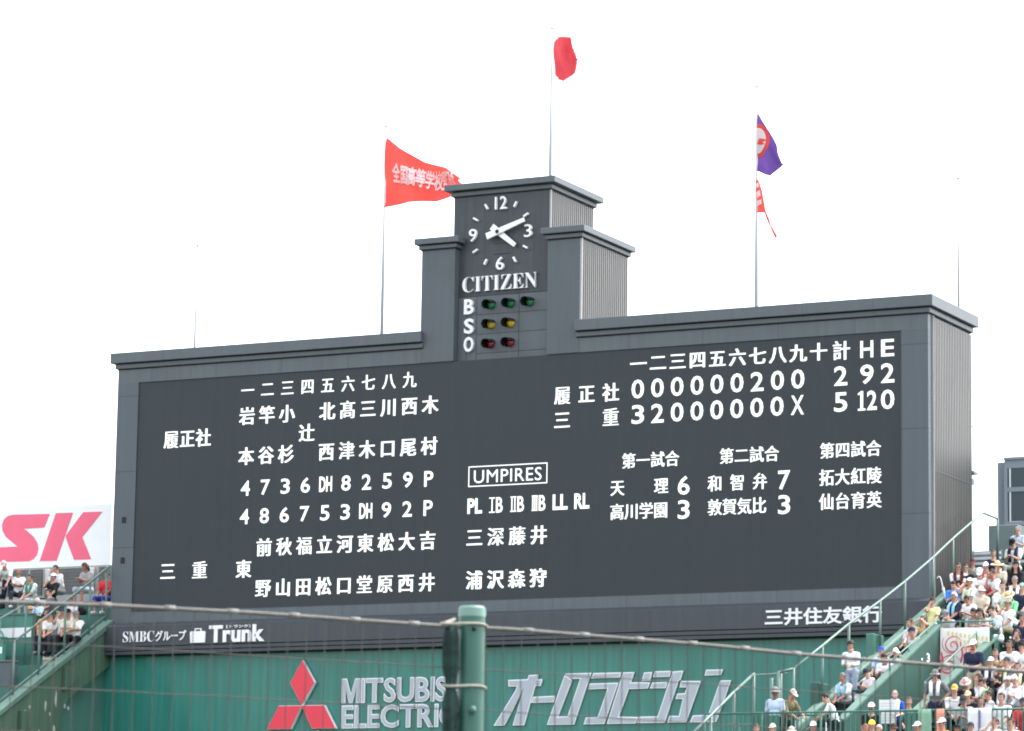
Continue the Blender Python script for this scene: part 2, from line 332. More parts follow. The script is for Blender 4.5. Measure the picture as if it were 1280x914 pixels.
kid(obj('clock_lettering', bm, M_WHITE), sb)['label'] = 'raised white serif letters reading CITIZEN'
bm = nb()
for s, x, z in (('B', 11.83, 24.29), ('S', 11.84, 23.68), ('O', 11.84, 23.11)):
    g = glyph(s, 0.026, 0.05); put(bm, g, fit(g, x - 0.165, x + 0.165, z - 0.235, z + 0.235, 0.225))
kid(obj('count_lettering', bm, M_WHITE), sb)['label'] = 'white raised letters B, S and O'
LENS = {'green': mat('green_lens', (0.01, 0.20, 0.075), 0.18, 0.05, 3, spec=0.7), 'yellow': mat('yellow_lens', (0.62, 0.44, 0.015), 0.18, 0.05, 3, spec=0.7), 'red': mat('red_lens', (0.22, 0.012, 0.03), 0.18, 0.05, 3, spec=0.7)}
for z, c, xs in ((24.31, 'green', (12.58, 13.25, 13.90)), (23.70, 'yellow', (12.58, 13.25)), (23.09, 'red', (12.58, 13.25))):
    for x in xs:
        bm = nb(); ball(bm, (x, 0.25, z), (0.135, 0.12, 0.135), 16, 10)
        lp = kid(obj('count_lamp', bm, LENS[c], smooth=True), sb); lp['label'] = c + ' count lamp under a black visor'
        bm = nb(); n = 16; rows = []
        for i in range(n + 1):                       # visor wraps over the top and the left side of the lens
            a = R(20 + 215 * i / n); ln = 0.44 - 0.10 * abs(i / n - 0.45)
            for rr, yy in ((0.155, 0.275), (0.155, 0.275 - ln), (0.142, 0.275 - ln), (0.142, 0.275)):
                rows.append(bm.verts.new((x + rr*math.cos(a), yy, z + rr*math.sin(a) - (0.275 - yy)*0.10)))
        for i in range(n):
            for k in range(4): bm.faces.new((rows[i*4 + k], rows[i*4 + (k+1) % 4], rows[(i+1)*4 + (k+1) % 4], rows[(i+1)*4 + k]))
        v = kid(obj('visor', bm, M_BLACK), lp); v.matrix_parent_inverse = Matrix()
# LED screen and its lettering
scr = kid(obj('display_screen', bbox(0.0, 26.0, 0.035, 0.055, 15.2, 22.585), M_LED), sb); scr['label'] = 'dark wide display screen'
bm = nb(); box(bm, 25.965, 26.004, -0.012, 0.05, 15.2, 22.6); box(bm, 0, 26, -0.006, 0.05, 15.185, 15.225); rim = obj('screen_rim', bm, mat('screen_rim', (0.03, 0.033, 0.037), 0.5)); kid(rim, sb)
for name, kind, z, w, h, items in LED_ROWS:
    for s, x in items:
        bm = nb()
        if kind == 'k':
            g = glyph(s, 0.0 if s in '履藤福敦賀髙堂原重野秋津深' else 0.006 if w > 0.5 else 0.002)
            for j, dx in enumerate((-0.017, 0.017) if w > 0.5 else (-0.012, 0.012)):
                put(bm, g, lambda v, dx=dx, j=j: Vector((x + dx + (v.x - 0.5) * w * 1.07, 0.030 - 0.002*j, z + (v.y - 0.36) * h * 1.07)))
        elif s in ('IB', 'IIB', 'IIIB'):               # roman numeral with serifs, then B
            n = len(s) - 1; x0 = x - 0.23; nw = 0.20
            xs = [x0 + nw*(i + 0.5)/n for i in range(n)]
            for q in xs: box(bm, q - 0.020, q + 0.020, 0.026, 0.030, z - h/2, z + h/2)
            for zz in (z - h/2 + 0.018, z + h/2 - 0.018): box(bm, x0, x0 + nw, 0.0235, 0.0255, zz - 0.018, zz + 0.018)
            g = glyph('B', 0.02); put(bm, g, fit(g, x0 + nw + 0.03, x0 + nw + 0.26, z - h/2, z + h/2, 0.03))
        elif s == '12':                                # a one with flag and foot, then a narrow two
            prism_y(bm, [(x - 0.29, z + h*0.30), (x - 0.29, z + h*0.38), (x - 0.19, z + h/2), (x - 0.13, z + h/2), (x - 0.13, z - h*0.40), (x - 0.06, z - h*0.40), (x - 0.06, z - h/2), (x - 0.29, z - h/2), (x - 0.29, z - h*0.40), (x - 0.215, z - h*0.40), (x - 0.215, z + h*0.33)], 0.026, 0.030)
            g = glyph('2', 0.018); put(bm, g, fit(g, x - 0.01, x + 0.29, z - h/2, z + h/2, 0.03))
        else:
            ww = w if len(s) == 1 or s == 'UMPIRES' else max(w, 0.46) + (0.10 if s == '12' else 0)
            if s == 'P': ww = w * 0.95
            ls = 1.0
            g = glyph(s, 0.014 if len(s) == 1 else (0.034 if s != '12' else 0.016) if s != 'UMPIRES' else 0.0, ls=1.0 if s != 'UMPIRES' else 1.06); put(bm, g, fit(g, x - ww/2, x + ww/2, z - h/2, z + h/2, 0.03))
        t = obj(name, bm, M_LIT); kid(t, scr); t.matrix_parent_inverse = Matrix()
bm = nb()
for a in ((12.0, 14.68, 18.665, 18.695), (12.0, 14.68, 19.265, 19.295)): box(bm, a[0], a[1], 0.026, 0.030, a[2], a[3])
for x in (12.0, 14.65): box(bm, x, x + 0.03, 0.026, 0.030, 18.696, 19.264)
t = obj('lit_frame', bm, M_LIT); kid(t, scr); t.matrix_parent_inverse = Matrix()
# fascia below the screen
bm = nb(); prism_x(bm, [(0.0, 14.84), (-0.40, 14.72), (-0.42, 14.70), (-0.42, 14.06), (0.0, 14.06)], -0.97, 26.97)
fa = kid(obj('fascia', bm, M_FASC), sb)
bm = nb(); box(bm, -0.96, 26.96, -0.40, 0.0, 13.925, 14.035); box(bm, -0.95, 26.95, -0.38, 0.0, 13.80, 13.90)
sl = obj('slat', bm, M_FASC); kid(sl, sb)
kid(obj('recess', bbox(-0.9, 26.9, -0.30, 0.01, 13.78, 14.07), M_TRIMD), sb)
FY = -0.42
def letters(name, s, x0, x1, z0, z1, y, off=0.01, ext=0.02, m=M_WHITE, label=None, parent=sb):
    g = glyph(s, off, ext); bm = nb(); put(bm, g, fit(g, x0, x1, z0, z1, y - 0.024))
    o = kid(obj(name, bm, m), parent)
    if label: o['label'] = label
    return o
letters('fascia_lettering', '𝐒𝐌𝐁𝐂', 0.01, 1.17, 14.185, 14.525, FY, -0.010, label='white serif letters SMBC')
letters('fascia_lettering', 'グループ', 1.22, 2.35, 14.19, 14.52, FY, 0.012, label='white katakana group lettering')
letters('fascia_lettering', 'Trunk', 3.20, 5.21, 14.095, 14.635, FY, 0.034, label='bold rounded white lettering reading Trunk')
letters('fascia_lettering', '［トランク］', 3.83, 4.69, 14.535, 14.635, FY, 0.02, label='tiny katakana reading above the bold white word')
letters('fascia_lettering', '三井住友銀行', 21.98, 25.57, 14.12, 14.62, FY, 0.022, label='white kanji reading Mitsui Sumitomo Ginko')
bm = nb(); prism_y(bm, [(2.52, 14.11), (3.05, 14.11), (3.06, 14.44), (3.02, 14.47), (2.54, 14.47), (2.50, 14.44)], FY - 0.04, FY)
bm2 = bm; box(bm2, 2.67, 2.70, FY - 0.04, FY, 14.4705, 14.53); box(bm2, 2.88, 2.91, FY - 0.04, FY, 14.4705, 14.53); box(bm2, 2.67, 2.91, FY - 0.04, FY, 14.531, 14.56)
kid(obj('suitcase_emblem', bm2, M_WHITE), sb)
bm = nb()
for z0, z1 in ((18.05, 18.25), (16.75, 16.95)): box(bm, -0.47, -0.31, -0.01, 0.0, z0, z1)
kid(obj('service_hatch', bm, M_TRIMD), sb)
# ladder cage on the back corner
bm = nb()
for y in (3.72, 4.05): tube(bm, [(26.75, y, 15.5), (26.75, y, 21.2)], 0.015, 6)
for z in (21.2, 20.3): tube(bm, [(26.75, 3.66, z), (26.75, 4.07, z)], 0.02, 6)
box(bm, 26.6, 26.9, 3.67, 4.1, 18.86, 18.93); box(bm, 26.65, 26.85, 3.67, 3.9, 18.55, 18.7)
kid(obj('ladder', bm, M_CABIN), sb)

# ---- green advertising wall under the board
aw = empty('advertising_wall', (13, 0.2, 0), 'glossy green wall under the scoreboard with red diamond emblem and silver letters', 'wall')
kid(obj('wall_face', bbox(-1.0, 26.9, 0.0, 3.3, 0.0, 13.79), M_GREENW), aw)
LY = -0.02
def plate(name, polys, th, m, inset=None, label=None):
    """solid plate letters standing off the wall; bright rim slightly behind a brushed face"""
    bm = nb()
    for p in polys: prism_y(bm, p, LY - th, LY, 0)
    o = kid(obj(name, bm, m), aw)
    if label: o['label'] = label
    return o
dia = [[(6.42, 13.49), (6.86, 12.81), (6.43, 12.12), (6.01, 12.81)], [(6.42, 12.10), (6.05, 11.40), (5.22, 11.40), (5.62, 12.10)], [(6.44, 12.10), (7.22, 12.10), (7.64, 11.40), (6.82, 11.40)]]
for p in dia: plate('emblem_diamond', [p], 0.14, M_LOGORED, label='red diamond of the three diamond emblem')
bm = nb()
for p in dia:
    c = (sum(a for a, _ in p)/4, sum(b for _, b in p)/4)
    prism_y(bm, [(c[0] + (a - c[0])*1.035, c[1] + (b - c[1])*1.035) for a, b in p], LY - 0.12, LY + 0.004)
kid(obj('emblem_rim', bm, M_EDGE), aw)
def inset(p, d):
    n = len(p); ar = sum(p[i][0]*p[(i+1) % n][1] - p[(i+1) % n][0]*p[i][1] for i in range(n)); sgn = 1 if ar > 0 else -1; out = []
    for i in range(n):
        a, b, c = Vector(p[i-1]), Vector(p[i]), Vector(p[(i+1) % n]); e1 = (b - a).normalized(); e2 = (c - b).normalized()
        n1 = Vector((-e1.y, e1.x))*sgn; n2 = Vector((-e2.y, e2.x))*sgn; k = (n1 + n2); k = k / max(0.35, k.dot(n1))
        out.append(tuple(b + k*d))
    return out
for s, x0, x1, z0, z1 in (('MITSUBISHI', 7.80, 12.24, 12.17, 12.90), ('ELECTRIC', 7.82, 11.80, 11.40, 12.08)):
    ws = [glyph(ch)[2][1] - glyph(ch)[2][0] for ch in s]; gap = 0.075; k = (x1 - x0)/(sum(ws) + gap*(len(s) - 1)); x = x0
    for i, (ch, w) in enumerate(zip(s, ws)):
        dy = 0.004*(i % 2)
        if ch == 'M':                                  # drawn as one clean outline
            MO = [(0, 0), (0, 1), (.27, 1), (.5, .36), (.73, 1), (1, 1), (1, 0), (.79, 0), (.79, .60), (.58, 0), (.42, 0), (.21, .60), (.21, 0)]
            bm = nb(); P_ = [(x - 0.018 + a*(w*k + 0.036), z0 - 0.012 + c*(z1 - z0 + 0.024)) for a, c in MO]; prism_y(bm, P_, LY - 0.042, LY)
            o = kid(obj('wall_letter', bm, M_EDGE), aw); o['label'] = 'silver letter M with a bright rim'
            bm = nb(); prism_y(bm, inset(P_, 0.026), LY - 0.054, LY - 0.0405); f = obj('letter_face', bm, M_STEEL); kid(f, o); f.matrix_parent_inverse = Matrix(); x += (w + gap)*k
            continue
        g = glyph(ch, 0.030, 0.02); bm = nb(); put(bm, g, fit(g, x - 0.018, x + w*k + 0.018, z0 - 0.012, z1 + 0.012, LY - 0.022 - dy))
        o = kid(obj('wall_letter', bm, M_EDGE), aw); o['label'] = 'silver letter ' + ch + ' with a bright rim'
        g = glyph(ch, 0.004, 0.004); bm = nb(); put(bm, g, fit(g, x + 0.012, x + w*k - 0.012, z0 + 0.018, z1 - 0.018, LY - 0.050 - dy))
        f = obj('letter_face', bm, M_STEEL); kid(f, o); f.matrix_parent_inverse = Matrix(); x += (w + gap)*k
KANA = [('o', [[(13.52, 12.76), (14.16, 12.77), (14.21, 12.89), (14.52, 12.9), (14.49, 12.76), (14.66, 12.76), (14.6, 12.56), (14.42, 12.56), (14.07, 11.4), (13.69, 11.4), (14.05, 12.52), (13.41, 11.4), (13.05, 11.4), (13.77, 12.44), (13.81, 12.56), (13.53, 12.56)]]), ('long vowel bar', [[(14.37, 12.24), (15.09, 12.26), (15.04, 12.07), (14.29, 12.06)]]), ('ro', [[(15.4, 12.91), (16.27, 12.92), (15.72, 11.4), (14.83, 11.4), (15.4, 12.88), (15.64, 12.71), (15.19, 11.64), (15.51, 11.65), (15.91, 12.75), (15.65, 12.75)]]), ('ra', [[(16.34, 12.91), (17.24, 12.91), (17.2, 12.76), (16.27, 12.75)], [(16.23, 12.6), (17.16, 12.61), (16.71, 11.4), (16.04, 11.4), (16.11, 11.6), (16.5, 11.61), (16.81, 12.44), (16.18, 12.43)]]), ('bi', [[(17.31, 12.91), (17.67, 12.91), (17.56, 12.61), (18.18, 12.6), (18.11, 12.42), (17.5, 12.41), (17.18, 11.61), (17.81, 11.59), (17.73, 11.4), (16.8, 11.4)], [(17.99, 12.89), (18.25, 12.9), (18.18, 12.65), (17.92, 12.64)]]), ('ji', [[(18.34, 12.92), (18.86, 12.92), (18.8, 12.75), (18.28, 12.75)], [(18.26, 12.59), (18.74, 12.6), (18.69, 12.42), (18.18, 12.42)], [(18.91, 12.9), (19.25, 12.92), (19.15, 12.64), (19.1, 12.63), (18.66, 11.41), (17.78, 11.41), (17.85, 11.6), (18.44, 11.6), (18.81, 12.63)]]), ('yo', [[(19.18, 12.62), (19.81, 12.61), (19.35, 11.41), (18.75, 11.41), (18.82, 11.61), (19.12, 11.6), (19.24, 12.09), (19.01, 12.1), (19.07, 12.25), (19.3, 12.26), (19.38, 12.43), (19.14, 12.43)]]), ('n', [[(19.98, 12.93), (20.51, 12.93), (20.45, 12.77), (19.93, 12.76)], [(20.43, 12.61), (20.77, 12.61), (20.31, 11.41), (19.47, 11.41), (19.57, 11.61), (20.05, 11.62)]])]
for nm, ps in KANA:
    plate('kana_letter', ps, 0.06, M_EDGE, label='bright edged silver katakana ' + nm)
    bm = nb()
    for p in ps: prism_y(bm, inset(p, 0.03), LY - 0.072, LY - 0.058)
    f = obj('letter_face', bm, M_STEEL); k = [o for o in aw.children][-1]; kid(f, k); f.matrix_parent_inverse = Matrix()
kid(obj('drain_pipe', bbox(6.95, 7.0, -0.06, 0.0, 9.0, 11.36), M_OFFW), aw)

# ---- flagpoles and flags
def pole(x, y, z0, z1, r, label, fin=True):
    t = empty('flagpole', (x, y, z0), label, 'flagpole', 'flagpoles on the scoreboard roof')
    bm = nb(); tube(bm, [(0, 0, 0), (0, 0, z1 - z0)], r, 10, r1=r*0.6); obj('pole', bm, M_OFFW, t, smooth=True)
    if fin:
        bm = nb(); ball(bm, (0, 0, z1 - z0 + 0.03), 0.05, 10, 8); obj('finial', bm, mat('finial_grey', (0.45, 0.46, 0.47), 0.4), t, smooth=True)
    bm = nb(); tube(bm, [(0, 0, 0), (0, 0, 0.12)], r*2.2, 10); obj('base', bm, M_CABIN, t); return t
pole(0.18, 3.0, 23.57, 27.6, 0.042, 'thin bare flagpole at the left end of the scoreboard roof')
pole(7.22, 3.0, 23.57, 31.0, 0.062, 'flagpole flying the red pennant left of the clock tower')
pole(13.22, 2.9, 28.16, 33.6, 0.062, 'flagpole with the white and red flag on the clock tower')
pole(20.22, 3.0, 23.57, 31.05, 0.062, 'flagpole flying the purple flag right of the clock tower')
pole(26.70, 3.0, 23.57, 27.6, 0.042, 'thin bare flagpole at the right end of the scoreboard roof')
def lerp_poly(p, u):
    for i in range(len(p) - 1):
        if u <= p[i+1][0] or i == len(p) - 2:
            k = (u - p[i][0])/(p[i+1][0] - p[i][0]); return p[i][1] + (p[i+1][1] - p[i][1])*k
def flag(name, label, cat, top, bot, y, amp, ph, m, x0, x1, holes=()):
    """cloth sheet between a top and a bottom curve (x, z), rippling in y"""
    def at(u, v, off=0.0):
        x = x0 + (x1 - x0)*u; zt = lerp_poly(top, x); zb = lerp_poly(bot, x)
        yy = y + amp*u**0.7*math.sin(u*9 + ph + v*2.2) + 0.4*amp*math.sin(v*7 + u*5)
        return Vector((x + 0.05*math.sin(v*6 + ph)*u, yy + off, zb + (zt - zb)*v))
    bm = nb(); NU, NV = 40, 22
    vs = [[bm.verts.new(at(i/NU, j/NV)) for j in range(NV + 1)] for i in range(NU + 1)]
    for i in range(NU):
        for j in range(NV): bm.faces.new((vs[i][j], vs[i+1][j], vs[i+1][j+1], vs[i][j+1]))
    r = empty(name, (x0, y, bot[0][1]), label, cat)
    o = kid(obj('cloth', bm, m, smooth=True), r); return r, at
M_FRED = mat('flag_red', (0.80, 0.075, 0.06), 0.75, 0.12, 2, trans=0.28, bump=0.9, bscale=2.0)
M_FWHT = mat('flag_white', (0.82, 0.82, 0.82), 0.75, 0.03, 2, trans=0.4)
M_FPUR = mat('flag_purple', (0.12, 0.055, 0.26), 0.75, 0.15, 2, trans=0.3, bump=0.3, bscale=3)
r, at = flag('red_pennant', 'red pennant with white kanji streaming right from its pole', 'flag', [(7.22, 30.68), (7.75, 30.25), (8.64, 29.72), (9.52, 29.42), (10.1, 29.0)], [(7.22, 28.32), (8.08, 28.44), (9.11, 28.36), (9.6, 28.5), (10.1, 28.75)], 2.95, 0.17, 0.6, M_FRED, 7.24, 10.1)
bm = nb(); bm2 = nb()
for s, u0, u1 in zip('全国高等学校野球', *zip(*[(0.115 + 0.102*i, 0.115 + 0.102*i + 0.106) for i in range(8)])):
    g = glyph(s, 0.028); a, b, c, d = g[2]
    for off, tgt in ((-0.045, bm), (0.045, bm2)):
        def fn(v, off=off, u0=u0, u1=u1):
            u = u0 + (u1 - u0)*v.x; x = 7.24 + 2.86*u; h = lerp_poly([(7.2, 30.68), (7.75, 30.25), (8.64, 29.72), (9.52, 29.42), (10.1, 29.0)], x) - lerp_poly([(7.2, 28.32), (8.08, 28.44), (9.11, 28.36), (9.6, 28.5), (10.1, 28.75)], x)
            zc = lerp_poly([(7.2, 29.52), (8.4, 29.2), (9.0, 29.05), (10.1, 28.92)], x); zb = lerp_poly([(7.2, 28.32), (8.08, 28.44), (9.11, 28.36), (9.6, 28.5), (10.1, 28.75)], x)
            hh = min(0.66, h*0.85); return at(u, (zc + (v.y - 0.36)*hh - zb)/h, off)
        put(tgt, g, fn)
kid(obj('flag_lettering', bm, M_FWHT), r); kid(obj('flag_lettering', bm2, M_FWHT), r)
# national flag: white cloth with a red disc, crumpled by the wind
HT = [(13.27, 33.36), (13.62, 33.38), (13.87, 33.32), (13.98, 32.99), (14.20, 32.62)]; HB = [(13.27, 31.98), (13.36, 31.96), (13.64, 31.82), (13.93, 32.06), (14.12, 32.2), (14.20, 32.5)]
r, at = flag('national_flag', 'white flag with a big red disc folded by wind atop the clock tower', 'flag', HT, HB, 2.9, 0.15, 1.4, M_FWHT, 13.27, 14.20)
bm = nb(); NU, NV = 24, 20
for off in (-0.012, 0.012):
    vs = {}
    for i in range(NU + 1):
        for j in range(NV + 1): vs[i, j] = bm.verts.new(at(0.045 + 0.94*i/NU, 0.03 + 0.94*j/NV, off))
    for i in range(NU):
        for j in range(NV):
            u, v = (i + 0.5)/NU, (j + 0.5)/NV
            if ((u - 0.45)/0.6)**2 + ((v - 0.5)/0.58)**2 < 1.0: bm.faces.new((vs[i, j], vs[i+1, j], vs[i+1, j+1], vs[i, j+1]))
bmesh.ops.delete(bm, geom=[v for v in bm.verts if not v.link_faces], context='VERTS')
kid(obj('red_disc', bm, mat('flag_crimson', (0.88, 0.12, 0.15), 0.8, 0.10, 2.5, trans=0.4, bump=0.8, bscale=4), smooth=True), r)
PT = [(20.25, 30.25), (20.35, 30.08), (20.64, 29.62), (20.93, 29.12), (20.97, 28.9), (21.12, 28.55)]; PB = [(20.25, 28.41), (20.51, 28.27), (20.7, 28.2), (20.95, 28.42), (21.12, 28.53)]
r, at = flag('purple_flag', 'purple flag with a white disc ringed in red, hanging folded', 'flag', PT, PB, 2.95, 0.09, 0.3, M_FPUR, 20.25, 21.12)
def on_flag(bm, poly, off, at):
    fs = bm.faces.new([bm.verts.new((p[0], 0, p[1])) for p in poly])
def disc(at, X0, X1, top, bot, cx, cz, rx, rz, off, m, name, root, poly=None):
    bm = nb(); pts = poly or [(cx + rx*math.cos(2*math.pi*k/28), cz + rz*math.sin(2*math.pi*k/28)) for k in range(28)]
    ctr = (sum(p[0] for p in pts)/len(pts), sum(p[1] for p in pts)/len(pts)); rings = []
    for s in (0.0001, 0.35, 0.7, 1.0):
        rr = []
        for p in pts:
            x = max(X0 + 0.004, ctr[0] + (p[0] - ctr[0])*s); z = ctr[1] + (p[1] - ctr[1])*s; t, b = lerp_poly(top, x), lerp_poly(bot, x)
            rr.append(bm.verts.new(at((x - X0)/(X1 - X0), min(0.97, max(0.02, (z - b)/(t - b))), off)))
        rings.append(rr)
    for a, b in zip(rings, rings[1:]):
        for k in range(len(pts)): bm.faces.new((a[k], a[(k+1) % len(pts)], b[(k+1) % len(pts)], b[k]))
    return kid(obj(name, bm, m, smooth=True), root)
disc(at, 20.25, 21.12, PT, PB, 20.28, 29.34, 0.40, 0.53, -0.02, M_FRED, 'red_ring', r)
disc(at, 20.25, 21.12, PT, PB, 20.28, 29.34, 0.30, 0.40, -0.04, M_FWHT, 'white_disc', r)
disc(at, 20.25, 21.12, PT, PB, 0, 0, 0, 0, -0.06, M_FRED, 'emblem_mark', r, [(20.27, 29.24), (20.36, 29.40), (20.58, 29.36), (20.57, 29.31), (20.42, 29.33), (20.40, 29.25), (20.54, 29.23), (20.53, 29.19), (20.36, 29.20)])
ST = [(20.22, 28.2), (20.33, 28.05), (20.42, 27.74), (20.52, 27.13), (20.7, 26.72), (20.92, 26.3)]; SB_ = [(20.22, 27.1), (20.50, 27.08), (20.6, 26.74), (20.76, 26.40), (20.92, 26.20)]
r, at = flag('streamer', 'torn looking red and white streamer hanging below the purple flag', 'flag', ST, SB_, 2.95, 0.05, 1.0, M_FRED, 20.22, 20.92)
for poly in ([(20.24, 27.72), (20.36, 27.80), (20.40, 27.62), (20.25, 27.55)], [(20.24, 27.45), (20.42, 27.5), (20.44, 27.36), (20.25, 27.30)], [(20.24, 28.0), (20.30, 28.05), (20.33, 27.9), (20.25, 27.86)], [(20.62, 26.86), (20.68, 26.78), (20.76, 26.62), (20.70, 26.64)]):
    disc(at, 20.22, 20.92, ST, SB_, 0, 0, 0, 0, -0.02, M_FWHT, 'white_mark', r, poly)

# infield stand across the field, off the picture to the left: it shows as the dark shape mirrored in the glossy green wall
ig = empty('infield_stand', (-60, -63, 0), 'large dark infield stand left of the field, mirrored in the glossy green wall', 'grandstand')
bm = nb(); prism_y(bm, [(-33, 0), (-33, 9.0), (-37.5, 15.2), (-41, 19.6), (-52, 27), (-95, 30), (-95, 0)], -70, -60)
kid(obj('stand_body', bm, mat('stand_dark', (0.045, 0.06, 0.055), 0.8, 0.3, 0.3)), ig)

# ================================================================== RIGHT STAND
def zr(y): return 14.34 + 0.392*y
rs = empty('bleacher_stand', (40, -4, 0), 'green stepped bleacher stand full of spectators right of the scoreboard', 'grandstand')
WX3, WXB, VY = 28.90, 30.17, -4.85              # walls of the stairwell opening and its back
bm = nb(); N = 23
def steps(x0, x1, y_from, y_to):
    prof = [(y_from, 0.0)]
    i0 = round((y_from + 12)/0.75); i1 = round((y_to + 12)/0.75)
    for i in range(i0, i1):
        z = zr(-12 + 0.75*i + 0.375); prof += [(-12 + 0.75*i, z), (-12 + 0.75*(i+1), z)]
    prof.append((-12 + 0.75*i1, 0.0)); prism_x(bm, prof, x0, x1)
steps(27.45, WX3 - 0.03, -12, -3.75); steps(WXB + 0.2, 60, -12, -3.75); steps(27.45, 60, -3.75, 5.25)
box(bm, WX3 + 0.004, WXB + 0.19, VY + 0.2, -3.75, 0, zr(-4.1)); box(bm, WX3 + 0.005, WXB - 0.005, -11.99, VY - 0.12, 0, 10.3)
kid(obj('step', bm, M_DGREEN), rs)
kid(obj('walkway', bbox(25.4, 60, -13.15, -12.002, 0, 9.64), mat('walkway_concrete', (0.10, 0.13, 0.115), 0.8, 0.15, 1)), rs)
bm = nb()
for i in range(4): box(bm, 26.4, 60, -13.15 - 0.8*(i + 1), -13.152 - 0.8*i, 0, 9.05 - 0.30*i)
kid(obj('lower_step', bm, M_DGREEN), rs)
kid(obj('top_platform', bbox(24.6, 60, 5.252, 14, 0, 16.32), mat('platform_concrete', (0.2, 0.21, 0.21), 0.8)), rs)

def slope_wall(name, label, x0, x1, ya, yb, h0, h1, m, cop, zf=zr, drop=None, cat='wall', lipx=0.03):
    """wall whose top follows the slope of the seats; pale coping on top"""
    t = empty(name, (x0, ya, 0), label, cat)
    za, zb = zf(ya) + h0, zf(yb) + h1
    lo = drop if drop is not None else 0.0
    bm = nb(); prism_x(bm, [(ya, lo), (ya, za), (yb, zb), (yb, lo)], x0, x1); kid(obj('wall_body', bm, m), t)
    bm = nb(); prism_x(bm, [(ya - 0.03, za + 0.004), (yb + 0.02, zb + 0.004), (yb + 0.02, zb + 0.07), (ya - 0.03, za + 0.07)], x0 - lipx, x1 + lipx); kid(obj('coping', bm, cop), t)
    return t
def rail(name, label, pts_posts, foot, m=M_RAIL, r=0.035, ex=(), low=None, group=None, pr=None):
    """handrail: sloping tube over round posts. pts_posts: post tops; foot(p) gives the height of the foot"""
    t = empty(name, tuple(Vector(pts_posts[0]) * 1.0), label, 'railing', group)
    bm = nb(); tube(bm, [*pts_posts, *ex], r, 8); kid(obj('handrail', bm, m, smooth=True), t)
    for p in pts_posts:
        bm = nb(); tube(bm, [(p[0], p[1], foot(p)), (p[0], p[1], p[2] + 0.03)], (pr or r*1.05), 8); kid(obj('post', bm, m, smooth=True), t)
    if low:
        bm = nb(); tube(bm, low, r*0.8, 8); kid(obj('lower_rail', bm, m, smooth=True), t)
    return t
# end parapet beside the scoreboard with its tall hand rail
pt = empty('end_parapet', (27.4, -11, 0), 'pale green sloping parapet closing the right stand beside the scoreboard', 'wall')
bm = nb(); prism_x(bm, [(-11.6, 0), (-11.6, zr(-11.6) + 0.28), (0.3, zr(0.3) + 0.28), (0.3, 0)], 27.25, 27.44); kid(obj('wall_body', bm, M_GREEN), pt)
bm = nb(); prism_x(bm, [(-11.65, zr(-11.65) + 0.30), (0.3, zr(0.3) + 0.30), (0.3, zr(0.3) + 0.58), (-11.65, zr(-11.65) + 0.58)], 27.10, 27.38); bev(bm, 0.06, 2); kid(obj('coping', bm, M_GREENL, smooth=False), pt)
bm = nb(); tube(bm, [(27.46, -11.3, zr(-11.3) + 0.34), (27.46, 0.3, zr(0.3) + 0.34)], 0.035, 8); kid(obj('pipe_rail', bm, M_RAIL, smooth=True), pt)
kid(obj('stub_box', bev(bbox(27.02, 27.24, -5.5, -4.7, 12.7, 13.35), 0.02), M_FENCE), pt)
kid(obj('stub_box', bev(bbox(27.02, 27.24, -9.5, -8.7, 11.0, 11.75), 0.02), M_GREEN), pt)
tops = [(27.3, -11.3, 11.95), (27.3, -9.34, 12.70), (27.3, -7.46, 13.43), (27.3, -5.15, 14.25), (27.3, -3.24, 14.96), (27.3, -0.98, 15.86), (27.3, 0.69, 16.58), (27.3, 2.28, 17.22)]
rail('stair_railing', 'tall pale green railing climbing in front of the scoreboard on the right stand', tops, lambda p: zr(p[1]) + 0.5, r=0.036, ex=((27.3, 3.3, 17.62), (27.3, 4.6, 17.60)))
bm = nb(); tube(bm, [(27.3, 4.6, 16.4), (27.3, 4.6, 17.62)], 0.04, 8)
tag(obj('rail_post', bm, M_RAIL, smooth=True), 'single grey post ending the railing left of the grey cabinet', 'post')
bm = nb()
for x, y, z0 in ((26.95, -11.45, 9.6), (26.78, -11.5, 9.6)): tube(bm, [(x, y, z0), (x, y, 11.72 + (x - 26.78))], 0.05, 8)
tube(bm, [(26.95, -11.45, 11.86), (27.3, -11.3, 11.95)], 0.04, 8)
tag(obj('double_post', bm, M_RAIL, smooth=True), 'pair of pale green posts at the foot of the tall railing', 'post')
w3 = slope_wall('stairwell_wall', 'green stairwell wall with white number 3, left of the white banner', WX3 - 0.16, WX3, -11.9, VY + 0.05, 0.88, 1.10, M_GREEN, M_GREENL)
g = glyph('3', 0.03); bm = nb()
put(bm, g, lambda v: Vector((WX3 + 0.006, -5.80 + (v.x - 0.25)*0.60, 12.52 + v.y*0.32)))
g = glyph('•', 0.03); put(bm, g, lambda v: Vector((WX3 + 0.006, -6.35 + v.x*0.45, 12.48 + v.y*0.22)))
kid(obj('number_sign', bm, M_WHITE), w3)
wb = slope_wall('stairwell_wall', 'green stairwell wall without a number, running down right of the white banner', WXB, WXB + 0.18, -11.2, VY + 0.75, 0.60, 0.62, M_GREEN, M_GREENL)
kid(obj('end_block', bev(bbox(WXB - 0.02, WXB + 0.19, VY + 0.55, VY + 0.85, 9, zr(VY + 0.7) + 0.95), 0.015), M_GREEN), wb)
bw = empty('back_parapet', (29.4, VY + 0.1, 0), 'low green parapet above the stairwell opening behind the white banner', 'wall')
kid(obj('wall_body', bbox(WX3 + 0.002, WXB + 0.18, VY, VY + 0.18, 9.0, 13.46), M_GREEN), bw)
rail('parapet_railing', 'thin green railing over the white banner', [(WX3 - 0.05, VY + 0.05, 13.66), (29.45, VY + 0.05, 13.66), (WXB + 0.2, VY + 0.05, 13.66)], lambda p: 13.3, M_FENCE, 0.022)
